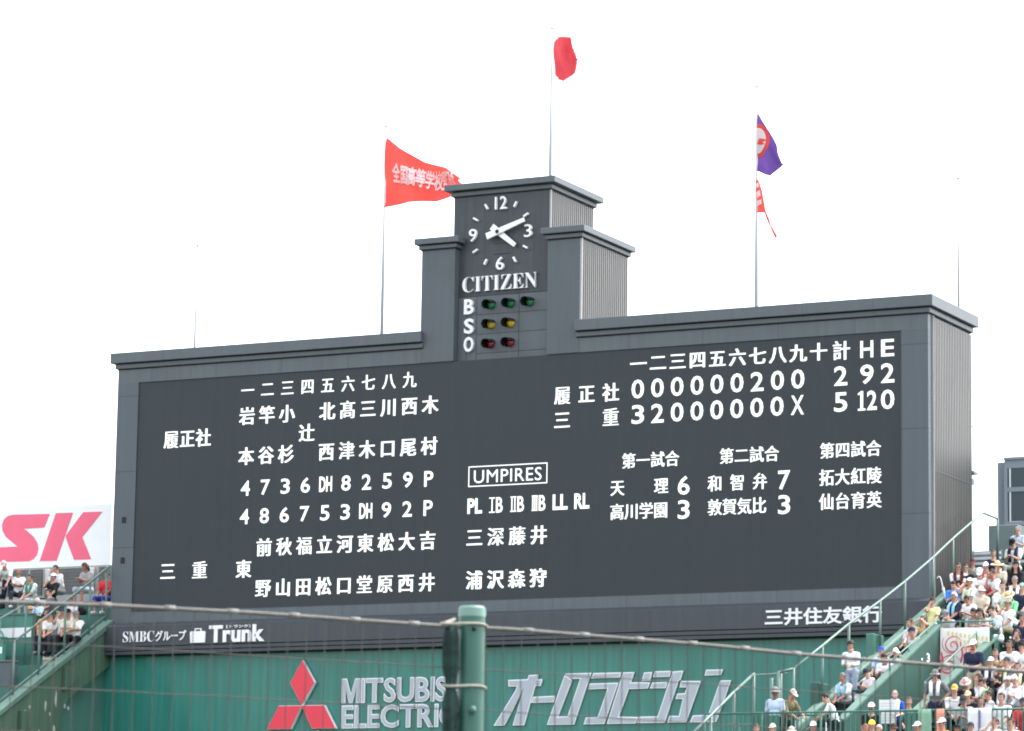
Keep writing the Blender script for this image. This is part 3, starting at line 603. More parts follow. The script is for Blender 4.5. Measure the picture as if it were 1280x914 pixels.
rail('wall_railing', 'pale green handrail along the numbered stairwell wall', [(WX3 - 0.1, y, zr(y) + 1.26) for y in (-8.4, -7.0, -5.6, -4.7)], lambda p: zr(p[1]) + 0.9, M_FENCE, 0.024)
rail('stairwell_railing', 'short handrail in front of the white banner', [(WXB - 0.12, -9.2, zr(-9.2) + 0.98), (WXB - 0.12, -7.0, zr(-7) + 1.0), (WXB - 0.12, -5.2, zr(-5.2) + 1.02)], lambda p: zr(p[1]) + 0.3, M_FENCE, 0.024)
# banner
bn = empty('banner', (29.45, VY, 12), 'white cloth banner with red swirls and faint yellow checks', 'banner')
bm = nb(); NU = 26; vs = []
def by(u, v): return VY - 0.05 - 0.025*math.sin(u*11 + v*3) - 0.015*math.sin(v*9)
BX0, BX1, BZ0, BZ1 = WX3 + 0.03, WXB + 0.15, 10.45, 13.49
for i in range(NU + 1): vs.append([bm.verts.new((BX0 + (BX1 - BX0)*i/NU, by(i/NU, j/20), BZ0 + (BZ1 - BZ0)*j/20)) for j in range(21)])
for i in range(NU):
    for j in range(20): bm.faces.new((vs[i][j], vs[i+1][j], vs[i+1][j+1], vs[i][j+1]))
kid(obj('cloth', bm, mat('banner_cloth', (0.86, 0.83, 0.78), 0.8, 0.03, 2), smooth=True), bn)
def ribbon(bm, pts, w):
    P = [Vector(p) for p in pts]; prev = None
    for i, p in enumerate(P):
        d = (P[min(i+1, len(P)-1)] - P[max(0, i-1)]).normalized(); n = Vector((-d.y, d.x))*w*(0.5 + 0.5*math.sin(math.pi*(i + 0.5)/len(P)))
        q = []
        for a in (p + n, p - n):
            u, v = (a.x - BX0)/(BX1 - BX0), (a.y - BZ0)/(BZ1 - BZ0); q.append(bm.verts.new((a.x, by(u, v) - 0.006, a.y)))
        if prev: bm.faces.new((prev[0], prev[1], q[1], q[0]))
        prev = q
bm = nb()
def spiral(cx, cz, r, turns, a0, w): ribbon(bm, [(cx + r*(1 - 0.85*k/40)*math.cos(a0 + turns*2*math.pi*k/40), cz + r*(1 - 0.85*k/40)*math.sin(a0 + turns*2*math.pi*k/40)) for k in range(41)], w)
spiral(29.28, 13.02, 0.26, 1.6, 0.6, 0.022); spiral(29.15, 12.48, 0.27, 1.7, 1.2, 0.024); spiral(29.85, 12.85, 0.20, 1.4, 2.5, 0.02); spiral(29.28, 13.02, 0.33, 0.8, 2.4, 0.012); spiral(29.15, 12.48, 0.35, 0.8, 0.4, 0.012); spiral(29.62, 12.60, 0.16, 1.4, 1.0, 0.018); spiral(29.6, 12.2, 0.22, 1.5, 0.2, 0.028)
for a in ([(28.86, 12.95), (28.9, 12.7), (28.84, 12.4)], [(28.96, 12.85), (29.0, 12.6), (28.93, 12.3)], [(29.5, 13.1), (29.56, 12.8), (29.5, 12.5)], [(29.55, 12.95), (29.9, 13.0), (29.95, 12.5)]):
    b = [Vector(a[0]).lerp(Vector(a[1]), k/6) for k in range(6)] + [Vector(a[1]).lerp(Vector(a[2]), k/6) for k in range(7)]; ribbon(bm, b, 0.03)
kid(obj('red_swirl', bm, mat('banner_red', (0.74, 0.14, 0.20), 0.8)), bn)
bm = nb()
for i in range(10):
    for j in range(4):
        x = 29.12 + 0.12*i; z = 13.40 - 0.17*j - 0.02*i
        if i >= j*2 - 0 and x < BX1 - 0.07:
            q = [(x, z), (x + 0.055, z), (x + 0.055, z - 0.11), (x, z - 0.11)]; bm.faces.new([bm.verts.new((a, by((a - BX0)/(BX1 - BX0), (b - BZ0)/(BZ1 - BZ0)) - 0.006, b)) for a, b in q])
kid(obj('yellow_check', bm, mat('banner_yellow', (0.80, 0.58, 0.24), 0.8)), bn)
# front fence of the walkway
def picket(name, label, x0, x1, y, z0, z1, m=M_FENCE, pitch=0.13, r=0.028, panels=()):
    t = empty(name, (x0, y, z0), label, 'fence')
    bm = nb(); tube(bm, [(x0, y, z1), (x1, y, z1)], r, 8); tube(bm, [(x0, y, z0 + 0.1), (x1, y, z0 + 0.1)], r*0.8, 8); kid(obj('rail', bm, m, smooth=True), t)
    bm = nb(); x = x0
    while x < x1: box(bm, x - 0.011, x + 0.011, y - 0.012, y + 0.012, z0 + 0.08, z1 - 0.01); x += pitch
    kid(obj('picket_bars', bm, m), t)
    x = x0
    while x <= x1 + 0.01:
        bm = nb(); tube(bm, [(x, y, z0), (x, y, z1)], r*1.1, 8); kid(obj('post', bm, m, smooth=True), t); x += 1.56
    for a, b in panels: kid(obj('solid_panel', bbox(a, b, y + 0.03, y + 0.045, z0 + 0.12, z1 - 0.06), M_FENCE), t)
    return t
picket('walkway_fence', 'long green picket fence along the front of the right stand walkway', 25.6, 36.5, -13.0, 9.64, 10.73, panels=((26.9, 27.6), (30.9, 31.3), (33.9, 34.6)))
rail('inner_railing', 'bent green pipe railing behind the fence at the foot of the stairs', [(27.75, -12.15, 10.72), (28.75, -12.15, 10.72)], lambda p: 9.64, M_FENCE, 0.028)
rail('inner_railing', 'bent green pipe railing behind the fence on the far right', [(31.2, -12.3, 10.78), (32.8, -12.3, 10.78), (34.6, -12.3, 10.78)], lambda p: 9.64, M_FENCE, 0.028)
rail('inner_railing', 'short green pipe railing left of the standing pair', [(25.9, -11.5, 10.55), (26.9, -11.5, 10.55)], lambda p: 9.5, M_FENCE, 0.028)
rail('descending_railing', 'pale green railing descending to the left of the standing pair', [(26.2, -11.28, 11.85), (26.2, -12.55, 11.3), (26.2, -14.0, 10.62), (26.2, -15.4, 9.98)], lambda p: p[2] - 2.2, M_RAIL, 0.04)
bm = nb(); tube(bm, [(26.2, -11.28, 11.83), (26.85, -10.6, 11.92)], 0.008, 5)
tag(obj('wire', bm, M_ROPE), 'thin wire strung between the posts left of the tall railing', 'wire')
bm = nb(); tube(bm, [(26.62, -10.5, 9.6), (26.62, -10.5, 11.97)], 0.045, 8)
tag(obj('lone_post', bm, M_RAIL, smooth=True), 'lone pale green post behind the standing pair', 'post')
tag(obj('white_board', bev(bbox(25.3, 26.0, -13.9, -13.86, 9.7, 10.17), 0.01), M_WHITE), 'low white board at the left end of the fence', 'board')
# benches between the spectators
i = 0
for k in range(1, 22):
    y = -12 + 0.75*k + 0.40; z = zr(-12 + 0.75*k + 0.375) + 0.40
    spans = [(27.6, WX3 - 0.3), (WXB + 0.55, 39.0)] if y < -4.6 else [(27.6, 39.0)]
    for a, b in spans:
        t = empty('bench', ((a + b)/2, y, z - 0.4), 'long dark green bench plank half hidden by spectators of the right stand', 'bench', 'green benches of the right stand')
        obj('seat', bev(bbox(-(b - a)/2, (b - a)/2, -0.13, 0.15, 0.355, 0.40), 0.008), M_BENCH, t)
        bm = nb(); q = -(b - a)/2 + 0.3
        while q < (b - a)/2: box(bm, q - 0.02, q + 0.02, -0.05, 0.05, 0.0, 0.354); q += 1.2
        obj('leg', bm, M_BENCH, t)
# cabinet, louvre rack and glass booth at the top
t = empty('cabinet', (27.0, 6.3, 16.32), 'tall grey metal cabinet at the top of the right stand below the booth', 'cabinet')
kid(obj('body', bev(bbox(26.62, 27.55, 5.75, 7.2, 16.33, 17.55), 0.015), M_CABIN), t)
kid(obj('door', bev(bbox(26.68, 27.40, 5.735, 5.752, 16.42, 17.46), 0.004), M_CABIN), t)
kid(obj('handle', bbox(27.30, 27.33, 5.70, 5.735, 16.95, 17.12), M_BLACK), t)
t = empty('louvre_rack', (26.6, 5.1, 16.3), 'rack of white horizontal slats between the scoreboard and the grey cabinet', 'louvre')
for k in range(5):
    bm = nb(); box(bm, 26.2, 27.25, 5.0, 5.03, 16.60 - 0.155*k, 16.68 - 0.155*k); kid(obj('slat', bm, M_WHITE), t)
bm = nb(); box(bm, 26.2, 26.24, 5.125, 5.16, 16.0, 16.75); box(bm, 27.2, 27.24, 5.125, 5.16, 16.0, 16.75); box(bm, 26.25, 27.19, 5.15, 5.18, 16.0, 16.72); kid(obj('frame', bm, M_CABIN), t)
t = empty('glass_booth', (28, 9.8, 16.3), 'glazed grey steel booth raised on posts at the upper right', 'booth')
bm = nb(); X0, X1, Y0, Y1, Z0, Z1 = 26.03, 31.0, 9.0, 11.5, 18.05, 20.06
box(bm, X0, X1, Y0 - 0.03, Y1, Z0 - 0.12, Z0); box(bm, X0, X1, Y0 - 0.05, Y1, Z1 - 0.08, Z1); box(bm, X0, X1, Y0, Y1, Z1 - 0.34, Z1 - 0.082)
for x in (X0, 28.0, 30.0, X1 - 0.1): box(bm, x, x + 0.10, Y0 - 0.02, Y0 + 0.10, Z0 + 0.002, Z1 - 0.342)
box(bm, X0 + 0.101, X1 - 0.101, Y0 - 0.015, Y0 + 0.06, 18.98, 19.12)
kid(obj('frame', bm, M_BOOTH), t)
kid(obj('interior', bbox(X0 + 0.25, X1 - 0.1, Y0 + 0.9, Y1 - 0.05, Z0 + 0.01, Z1 - 0.35), M_INT), t)
for a, b in ((X0 + 0.105, 27.995), (28.105, 29.995)):
    for c, d in ((Z0 + 0.01, 18.975), (19.125, Z1 - 0.345)):
        w = kid(obj('window', bbox(a, b, Y0 + 0.02, Y0 + 0.03, c, d), M_GLASS), t)
        f = obj('mullion', bbox(a + 0.06, a + 0.10, Y0 - 0.005, Y0 + 0.018, c, d), M_WHITE); kid(f, w); f.matrix_parent_inverse = Matrix()
kid(obj('side_column', bev(bbox(25.72, 25.99, 9.25, 9.6, 16.33, 19.95), 0.01), M_BOOTH), t)
kid(obj('stanchion', bbox(26.2, 26.45, 9.6, 9.9, 16.33, 17.92), M_INT), t); kid(obj('stanchion', bbox(29.5, 29.75, 9.6, 9.9, 16.33, 17.92), M_INT), t)
kid(obj('back_screen', bbox(26.9, 31.0, 10.6, 10.7, 16.33, 17.92), M_SHUT), t)

# ================================================================== LEFT STAND
def zl(y): return 14.52 + 0.543*y
ls = empty('bleacher_stand', (-8, -2, 0), 'green stepped stand with white advertising strips left of the scoreboard', 'grandstand')
bm = nb(); prof = [(-6.0, 0)]
for i in range(12):
    y = -6.0 + 0.7*i; z = zl(y + 0.35); prof += [(y, z), (y + 0.7, z)]
prof.append((2.4, 0)); prism_x(bm, prof, -16, -0.96); kid(obj('step', bm, mat('green_step', (0.05, 0.145, 0.115), 0.6, 0.12, 1)), ls)
kid(obj('top_platform', bbox(-16, -0.96, 2.402, 4.6, 0, 15.85), MATS['platform_concrete']), ls)
pl = empty('stand_wall', (-0.8, -3, 0), 'weathered olive green side wall of the left stand with pale coping and stains', 'wall')
bm = nb(); prism_x(bm, [(-9.5, 0), (-9.5, 9.62), (-6.0, 11.52), (-0.03, 14.76), (-0.03, 13.50), (-2.3, 12.28), (-2.62, 11.9), (-2.62, 0)], -0.95, -0.72); kid(obj('wall_body', bm, M_OLIVE), pl)
bm = nb(); prism_x(bm, [(-2.615, 0), (-2.615, 11.88), (-2.29, 12.27), (-0.035, 13.49), (-0.035, 0)], -1.25, -1.02); kid(obj('recess_wall', bm, mat('teal_recess', (0.05, 0.135, 0.115), 0.5, 0.12, 0.8, streak=0.2)), pl)
bm = nb(); prism_x(bm, [(-9.5, 9.63), (-0.03, 14.77), (-0.03, 14.97), (-9.5, 9.83)], -0.97, -0.64); bev(bm, 0.02); kid(obj('coping', bm, M_GREENL), pl)
for y, z in ((-2.35, 13.25), (-4.65, 11.75)):
    bm = nb(); prism_x(bm, [(y - 0.35, z), (y + 0.35, z + 0.02), (y + 0.35, z - 0.30), (y - 0.35, z - 0.72)], -0.715, -0.58); bev(bm, 0.01); kid(obj('bracket_box', bm, M_OLIVE), pl)
bm = nb(); sr = random.Random(3)
for y, z, h in ((-3.0, 12.25, 0.55), (-3.55, 12.0, 0.35), (-3.05, 11.3, 0.28), (-3.85, 11.15, 0.2), (-4.15, 11.0, 0.22), (-4.4, 11.9, 0.12), (-4.65, 11.75, 0.1), (-2.5, 12.05, 0.18), (-2.3, 12.0, 0.14), (-4.6, 10.4, 0.25), (-3.3, 11.75, 0.1)):
    pts = []
    for k in range(10):
        a = 2*math.pi*k/10; w = 0.045*(1 + 0.6*sr.random()); pts.append((-0.716, y + w*math.cos(a), z + h*0.5*math.sin(a)*(0.7 + 0.5*sr.random())))
    bm.faces.new([bm.verts.new(p) for p in pts])
kid(obj('peeled_paint', bm, mat('peeled_paint', (0.33, 0.36, 0.31), 0.8, 0.2, 8)), pl)
rail('stair_railing', 'tall pale green railing climbing the left stand towards the scoreboard', [(-0.9, -5.08, 13.85), (-0.9, -3.75, 14.58), (-0.9, -2.38, 15.34), (-0.9, -1.03, 16.08), (-0.9, -0.1, 16.62)], lambda p: zl(p[1]) + 0.3, r=0.038, ex=((-0.9, 0.0, 16.68),), low=[(-0.9, -6.2, 11.75), (-0.9, -0.1, 15.08)])
rail('aisle_railing', 'second pale green railing on the left stand beside the white advertising strips', [(-2.65, -4.9, 14.0), (-2.65, -3.4, 14.75), (-2.65, -2.0, 15.35)], lambda p: zl(p[1]), r=0.03)
# boxes with advertising strips
for y, z1, b0, b1, x1, lab in ((-1.55, 15.05, 14.33, 14.64, -2.70, 'upper green box front with a white advertising strip in the left stand'), (-2.75, 14.2, 13.72, 13.93, -2.95, 'lower green box front with a narrower white strip in the left stand')):
    t = empty('box_front', (-9, y, 0), lab, 'wall')
    kid(obj('wall_body', bbox(-16, x1, y, y + 0.15, 9, z1), mat('box_green', (0.06, 0.21, 0.16), 0.5, 0.08, 0.6, streak=0.06)), t)
    kid(obj('coping', bbox(-16, x1 + 0.02, y - 0.05, y + 0.2, z1 + 0.003, z1 + 0.05), M_GREENL), t)
    s = kid(obj('advertising_strip', bbox(-16, x1 - 0.03, y - 0.02, y - 0.003, b0, b1), M_WHITE), t)
    if z1 > 15:
        bm = nb(); prism_y(bm, [(-4.12, b0 + 0.06), (-3.98, b0 + 0.25), (-3.93, b0 + 0.14), (-3.98, b0 + 0.06)], y - 0.032, y - 0.021); prism_y(bm, [(-3.90, b0 + 0.20), (-3.86, b0 + 0.25), (-3.74, b0 + 0.06), (-3.82, b0 + 0.06)], y - 0.032, y - 0.021)
        e = obj('strip_emblem', bm, mat('emblem_green', (0.10, 0.42, 0.30), 0.5)); kid(e, s); e.matrix_parent_inverse = Matrix()
        kid(obj('end_return', bbox(x1 - 0.001, x1 + 0.12, y + 0.001, y + 0.9, 9, z1 - 0.02), M_GREEN), t)
for n, x, y, z, w, h, m, lab in (('equipment_box', -3.9, -2.3, 14.0, 0.42, 0.85, 'charcoal', 'dark grey box standing behind the upper green box front'), ('equipment_box', -2.35, -3.35, 12.62, 0.55, 0.75, 'slate', 'dark grey case beside the aisle railing low on the left stand'), ('storage_bin', -3.6, -4.0, 12.35, 0.4, 0.7, 'bin', 'bright green bin at the lower left corner')):
    t = empty(n, (x, y, z), lab, 'box')
    mm = {'charcoal': mat('charcoal_plastic', (0.035, 0.045, 0.055), 0.5), 'slate': mat('slate_plastic', (0.09, 0.105, 0.125), 0.5), 'bin': mat('bin_green', (0.02, 0.30, 0.19), 0.5)}[m]
    obj('body', bev(bbox(-w/2, w/2, -0.2, 0.2, 0, h), 0.03, 2), mm, t); obj('lid', bev(bbox(-w/2 - 0.02, w/2 + 0.02, -0.22, 0.22, h + 0.002, h + 0.06), 0.015), mm, t)
# wall, shutters and posts under the billboard
cw = empty('concourse_wall', (-7, 4.5, 0), 'grey concourse wall with shutters and pale posts under the pink lettered billboard', 'wall')
kid(obj('wall_body', bbox(-16, -1.2, 4.3, 4.6, 15.8, 17.35), M_CONC), cw)
for a, b in ((-5.9, -4.55), (-7.9, -6.4), (-4.1, -3.2), (-2.75, -1.9), (-10.2, -8.6)): kid(obj('shutter', bbox(a, b, 4.24, 4.29, 15.85, 17.2), M_SHUT), cw)
for x in (-4.32, -6.1, -2.9, -3.05): kid(obj('column', bbox(x - 0.06, x + 0.06, 4.1, 4.22, 15.8, 17.2), M_OFFW), cw)
kid(obj('ledge', bbox(-16, -1.2, 3.3, 3.5, 15.851, 16.2), M_CONC), cw)
# billboard
bb = empty('billboard', (-8, 3.4, 16.9), 'white billboard with huge pink italic letters above the left stand', 'billboard')
BY = 3.2; kx = (93.51 + BY)/93.51
def bxz(px0, z0): return (60.83 + (px0 - 60.83)*kx, 5.03 + (z0 - 5.03)*kx)
bx1, bz1 = bxz(-0.88, 18.72); bx0, bz0 = bxz(-7.5, 16.72)
kid(obj('face', bev(bbox(-18, bx1, BY, BY + 0.25, bz0, bz1), 0.012), mat('billboard_white', (0.88, 0.88, 0.88), 0.5, 0.02, panel=(1.9, 0, 0.01, 0.97, 0, 0))), bb)
bm = nb()
for p in [[(-3.25, 18.47), (-3.44, 18.03), (-4.24, 18.02), (-4.12, 17.95), (-3.84, 17.74), (-3.69, 17.54), (-3.64, 17.34), (-3.69, 17.15), (-3.81, 17.02), (-4.0, 16.95), (-5.13, 16.97), (-5.92, 16.97), (-5.79, 17.45), (-5.16, 17.45), (-4.47, 17.45), (-4.94, 17.78), (-5.08, 17.99), (-5.11, 18.18), (-5.04, 18.36), (-4.89, 18.47), (-4.69, 18.5)], [(-3.02, 18.48), (-2.35, 18.47), (-2.92, 16.93), (-3.58, 16.94)], [(-1.96, 18.47), (-1.22, 18.46), (-1.96, 17.66), (-1.59, 16.93), (-2.25, 16.94), (-2.57, 17.6), (-2.6, 17.73), (-2.52, 17.83)]]:
    prism_y(bm, [bxz(a, b) for a, b in p], BY - 0.012, BY - 0.001)
kid(obj('billboard_lettering', bm, M_SIGNRED), bb)['label'] = 'huge pink italic letters S and K'
bm = nb(); 
for x in (-3.2, -6.5, -10): tube(bm, [(x, 3.6, 15.85), (x, 3.6, bz1 - 0.1)], 0.06, 8)
kid(obj('support_post', bm, M_CABIN), bb)

# ================================================================== FOREGROUND FENCE
PX, PY, PZ = (53.929, -80.232, 6.450)
DV = Vector((0.5108, 0.8597, 0)); 
ps = empty('fence_post', (PX, PY, 0), 'thick green steel pipe post in the foreground with two pale rope ties', 'post')
bm = nb(); tube(bm, [(0, 0, 0), (0, 0, PZ - 0.012)], 0.0565, 24, cap=False); obj('pipe', bm, M_POST, ps, smooth=True)
bm = nb(); tube(bm, [(0, 0, PZ - 0.045), (0, 0, PZ - 0.008)], 0.0585, 24); tube(bm, [(0, 0, PZ - 0.008), (0, 0, PZ)], 0.056, 24, r1=0.050); obj('cap', bm, mat('post_cap', (0.17, 0.30, 0.25), 0.4, 0.1, 8), ps)
vd = Vector((CAM[0] - PX, CAM[1] - PY, 0)).normalized(); vr = Vector((-vd.y, vd.x, 0))
bm = nb(); p = vd*0.058 + vr*0.008; tube(bm, [p + Vector((0, 0, 6.005)), p + vd*0.03 + Vector((0, 0, 6.0))], 0.017, 12); ball(bm, p + vd*0.03 + Vector((0, 0, 6.0)), 0.018, 12, 8); obj('bolt', bm, M_POST, ps, smooth=True)
bm = nb(); p = vd*0.056 + vr*0.010; tube(bm, [p + Vector((0, 0, 6.352)), p + vd*0.02 + Vector((0, 0, 6.347))], 0.010, 10); obj('bolt', bm, M_BLACK, ps, smooth=True)
def tie(z, ex):
    c = Vector((0, 0, z)); bm = nb(); pts = []
    L_ = -DV*ex
    for k in range(33):
        a = 2*math.pi*k/32; q = vd*math.cos(a)*0.064 + vr*math.sin(a)*0.064
        if q.dot(-DV) > 0: q = q + L_*(q.dot(-DV)/0.064)
        pts.append(c + q + Vector((0, 0, 0.003*math.sin(3*a))))
    tube(bm, pts, 0.0055, 6, cap=False); obj('rope_tie', bm, M_ROPE, ps, smooth=True)
tie(6.369, 0.085); tie(6.103, 0.075)
# net: top cable, mesh of thin wires, gathered dark cloth beside the post
nt_ = empty('safety_net', (PX, PY, 0), 'wire mesh safety net with a thick top cable across the foreground', 'net')
SAG = [(-4.0, 6.30), (-2.2, 6.327), (-1.71, 6.344), (-1.05, 6.355), (-0.59, 6.355), (-0.12, 6.357), (0.2, 6.363), (0.71, 6.359), (1.23, 6.356), (1.76, 6.343), (2.6, 6.339), (3.1, 6.335), (5.0, 6.33)]
def top(s): return lerp_poly(SAG, s)
def PN(s, z): return Vector((PX, PY, 0)) + DV*s + Vector((0, 0, z))
bm = nb(); tube(bm, [PN(-4 + 0.1*k, top(-4 + 0.1*k)) for k in range(91)], 0.0085, 8)
M_TAPE = mat('tape_grey', (0.17, 0.165, 0.158), 0.6, 0.2, 15)
for s in [-2.9 + 0.29*k for k in range(22)]:
    if abs(s) < 0.13: continue
    bm2 = nb(); tube(bm2, [PN(s - 0.025, top(s - 0.025) + 0.002), PN(s + 0.025, top(s + 0.025) + 0.002)], 0.0108, 8); kid(obj('cable_clip', bm2, M_TAPE, smooth=True), nt_)
kid(obj('top_cable', bm, mat('cable_grey', (0.10, 0.095, 0.09), 0.6, 0.2, 15), smooth=True), nt_)
bm = nb(); nr = random.Random(5); s = -3.2
while s < 4.4:
    s += 0.0885
    if -0.13 < s < 0.07: continue
    j = nr.uniform(-0.006, 0.006); k1 = nr.uniform(-0.006, 0.006)
    tube(bm, [PN(s + j, top(s)), PN(s, 6.18), PN(s + k1, 6.0), PN(s, 5.8), PN(s, 5.0)], 0.0023, 5, cap=False)
for z in (6.178, 6.003, 5.827, 5.65):
    tube(bm, [PN(-3.2 + 0.2*k, z + (top(-3.2 + 0.2*k) - 6.35)*0.3 + nr.uniform(-0.002, 0.002)) for k in range(39)], 0.0024, 5, cap=False)
kid(obj('mesh_wires', bm, M_WIRE), nt_)
bm = nb(); nz_ = 30; n = 26
rings = []
for i in range(nz_ + 1):
    z = 5.2 + (6.362 - 5.2)*i/nz_; rr = []
    pin = 1 - 0.45*math.exp(-((z - 6.105)/0.05)**2) - 0.35*math.exp(-((z - 6.36)/0.03)**2)
    for k in range(n):
        a = 2*math.pi*k/n; fold = 1 + 0.22*math.sin(a*5 + z*3) + 0.1*math.sin(a*9 - z*7)
        q = DV*(-0.102) + DV*math.cos(a)*0.030*fold*pin + Vector((-DV.y, DV.x, 0))*math.sin(a)*0.035*fold*pin
        rr.append(bm.verts.new(Vector((PX, PY, z)) + q))
    rings.append(rr)
for a, b in zip(rings, rings[1:]):
    for k in range(n): bm.faces.new((a[k], a[(k+1) % n], b[(k+1) % n], b[k]))
bm.faces.new(rings[-1])
kid(obj('gathered_cloth', bm, M_NETD, smooth=True), nt_)
bm = nb(); tube(bm, [PN(-0.10, 6.36), PN(-0.13, 6.372), PN(-0.09, 6.385), PN(-0.11, 6.365)], 0.012, 8); kid(obj('knot', bm, M_ROPE, smooth=True), nt_)

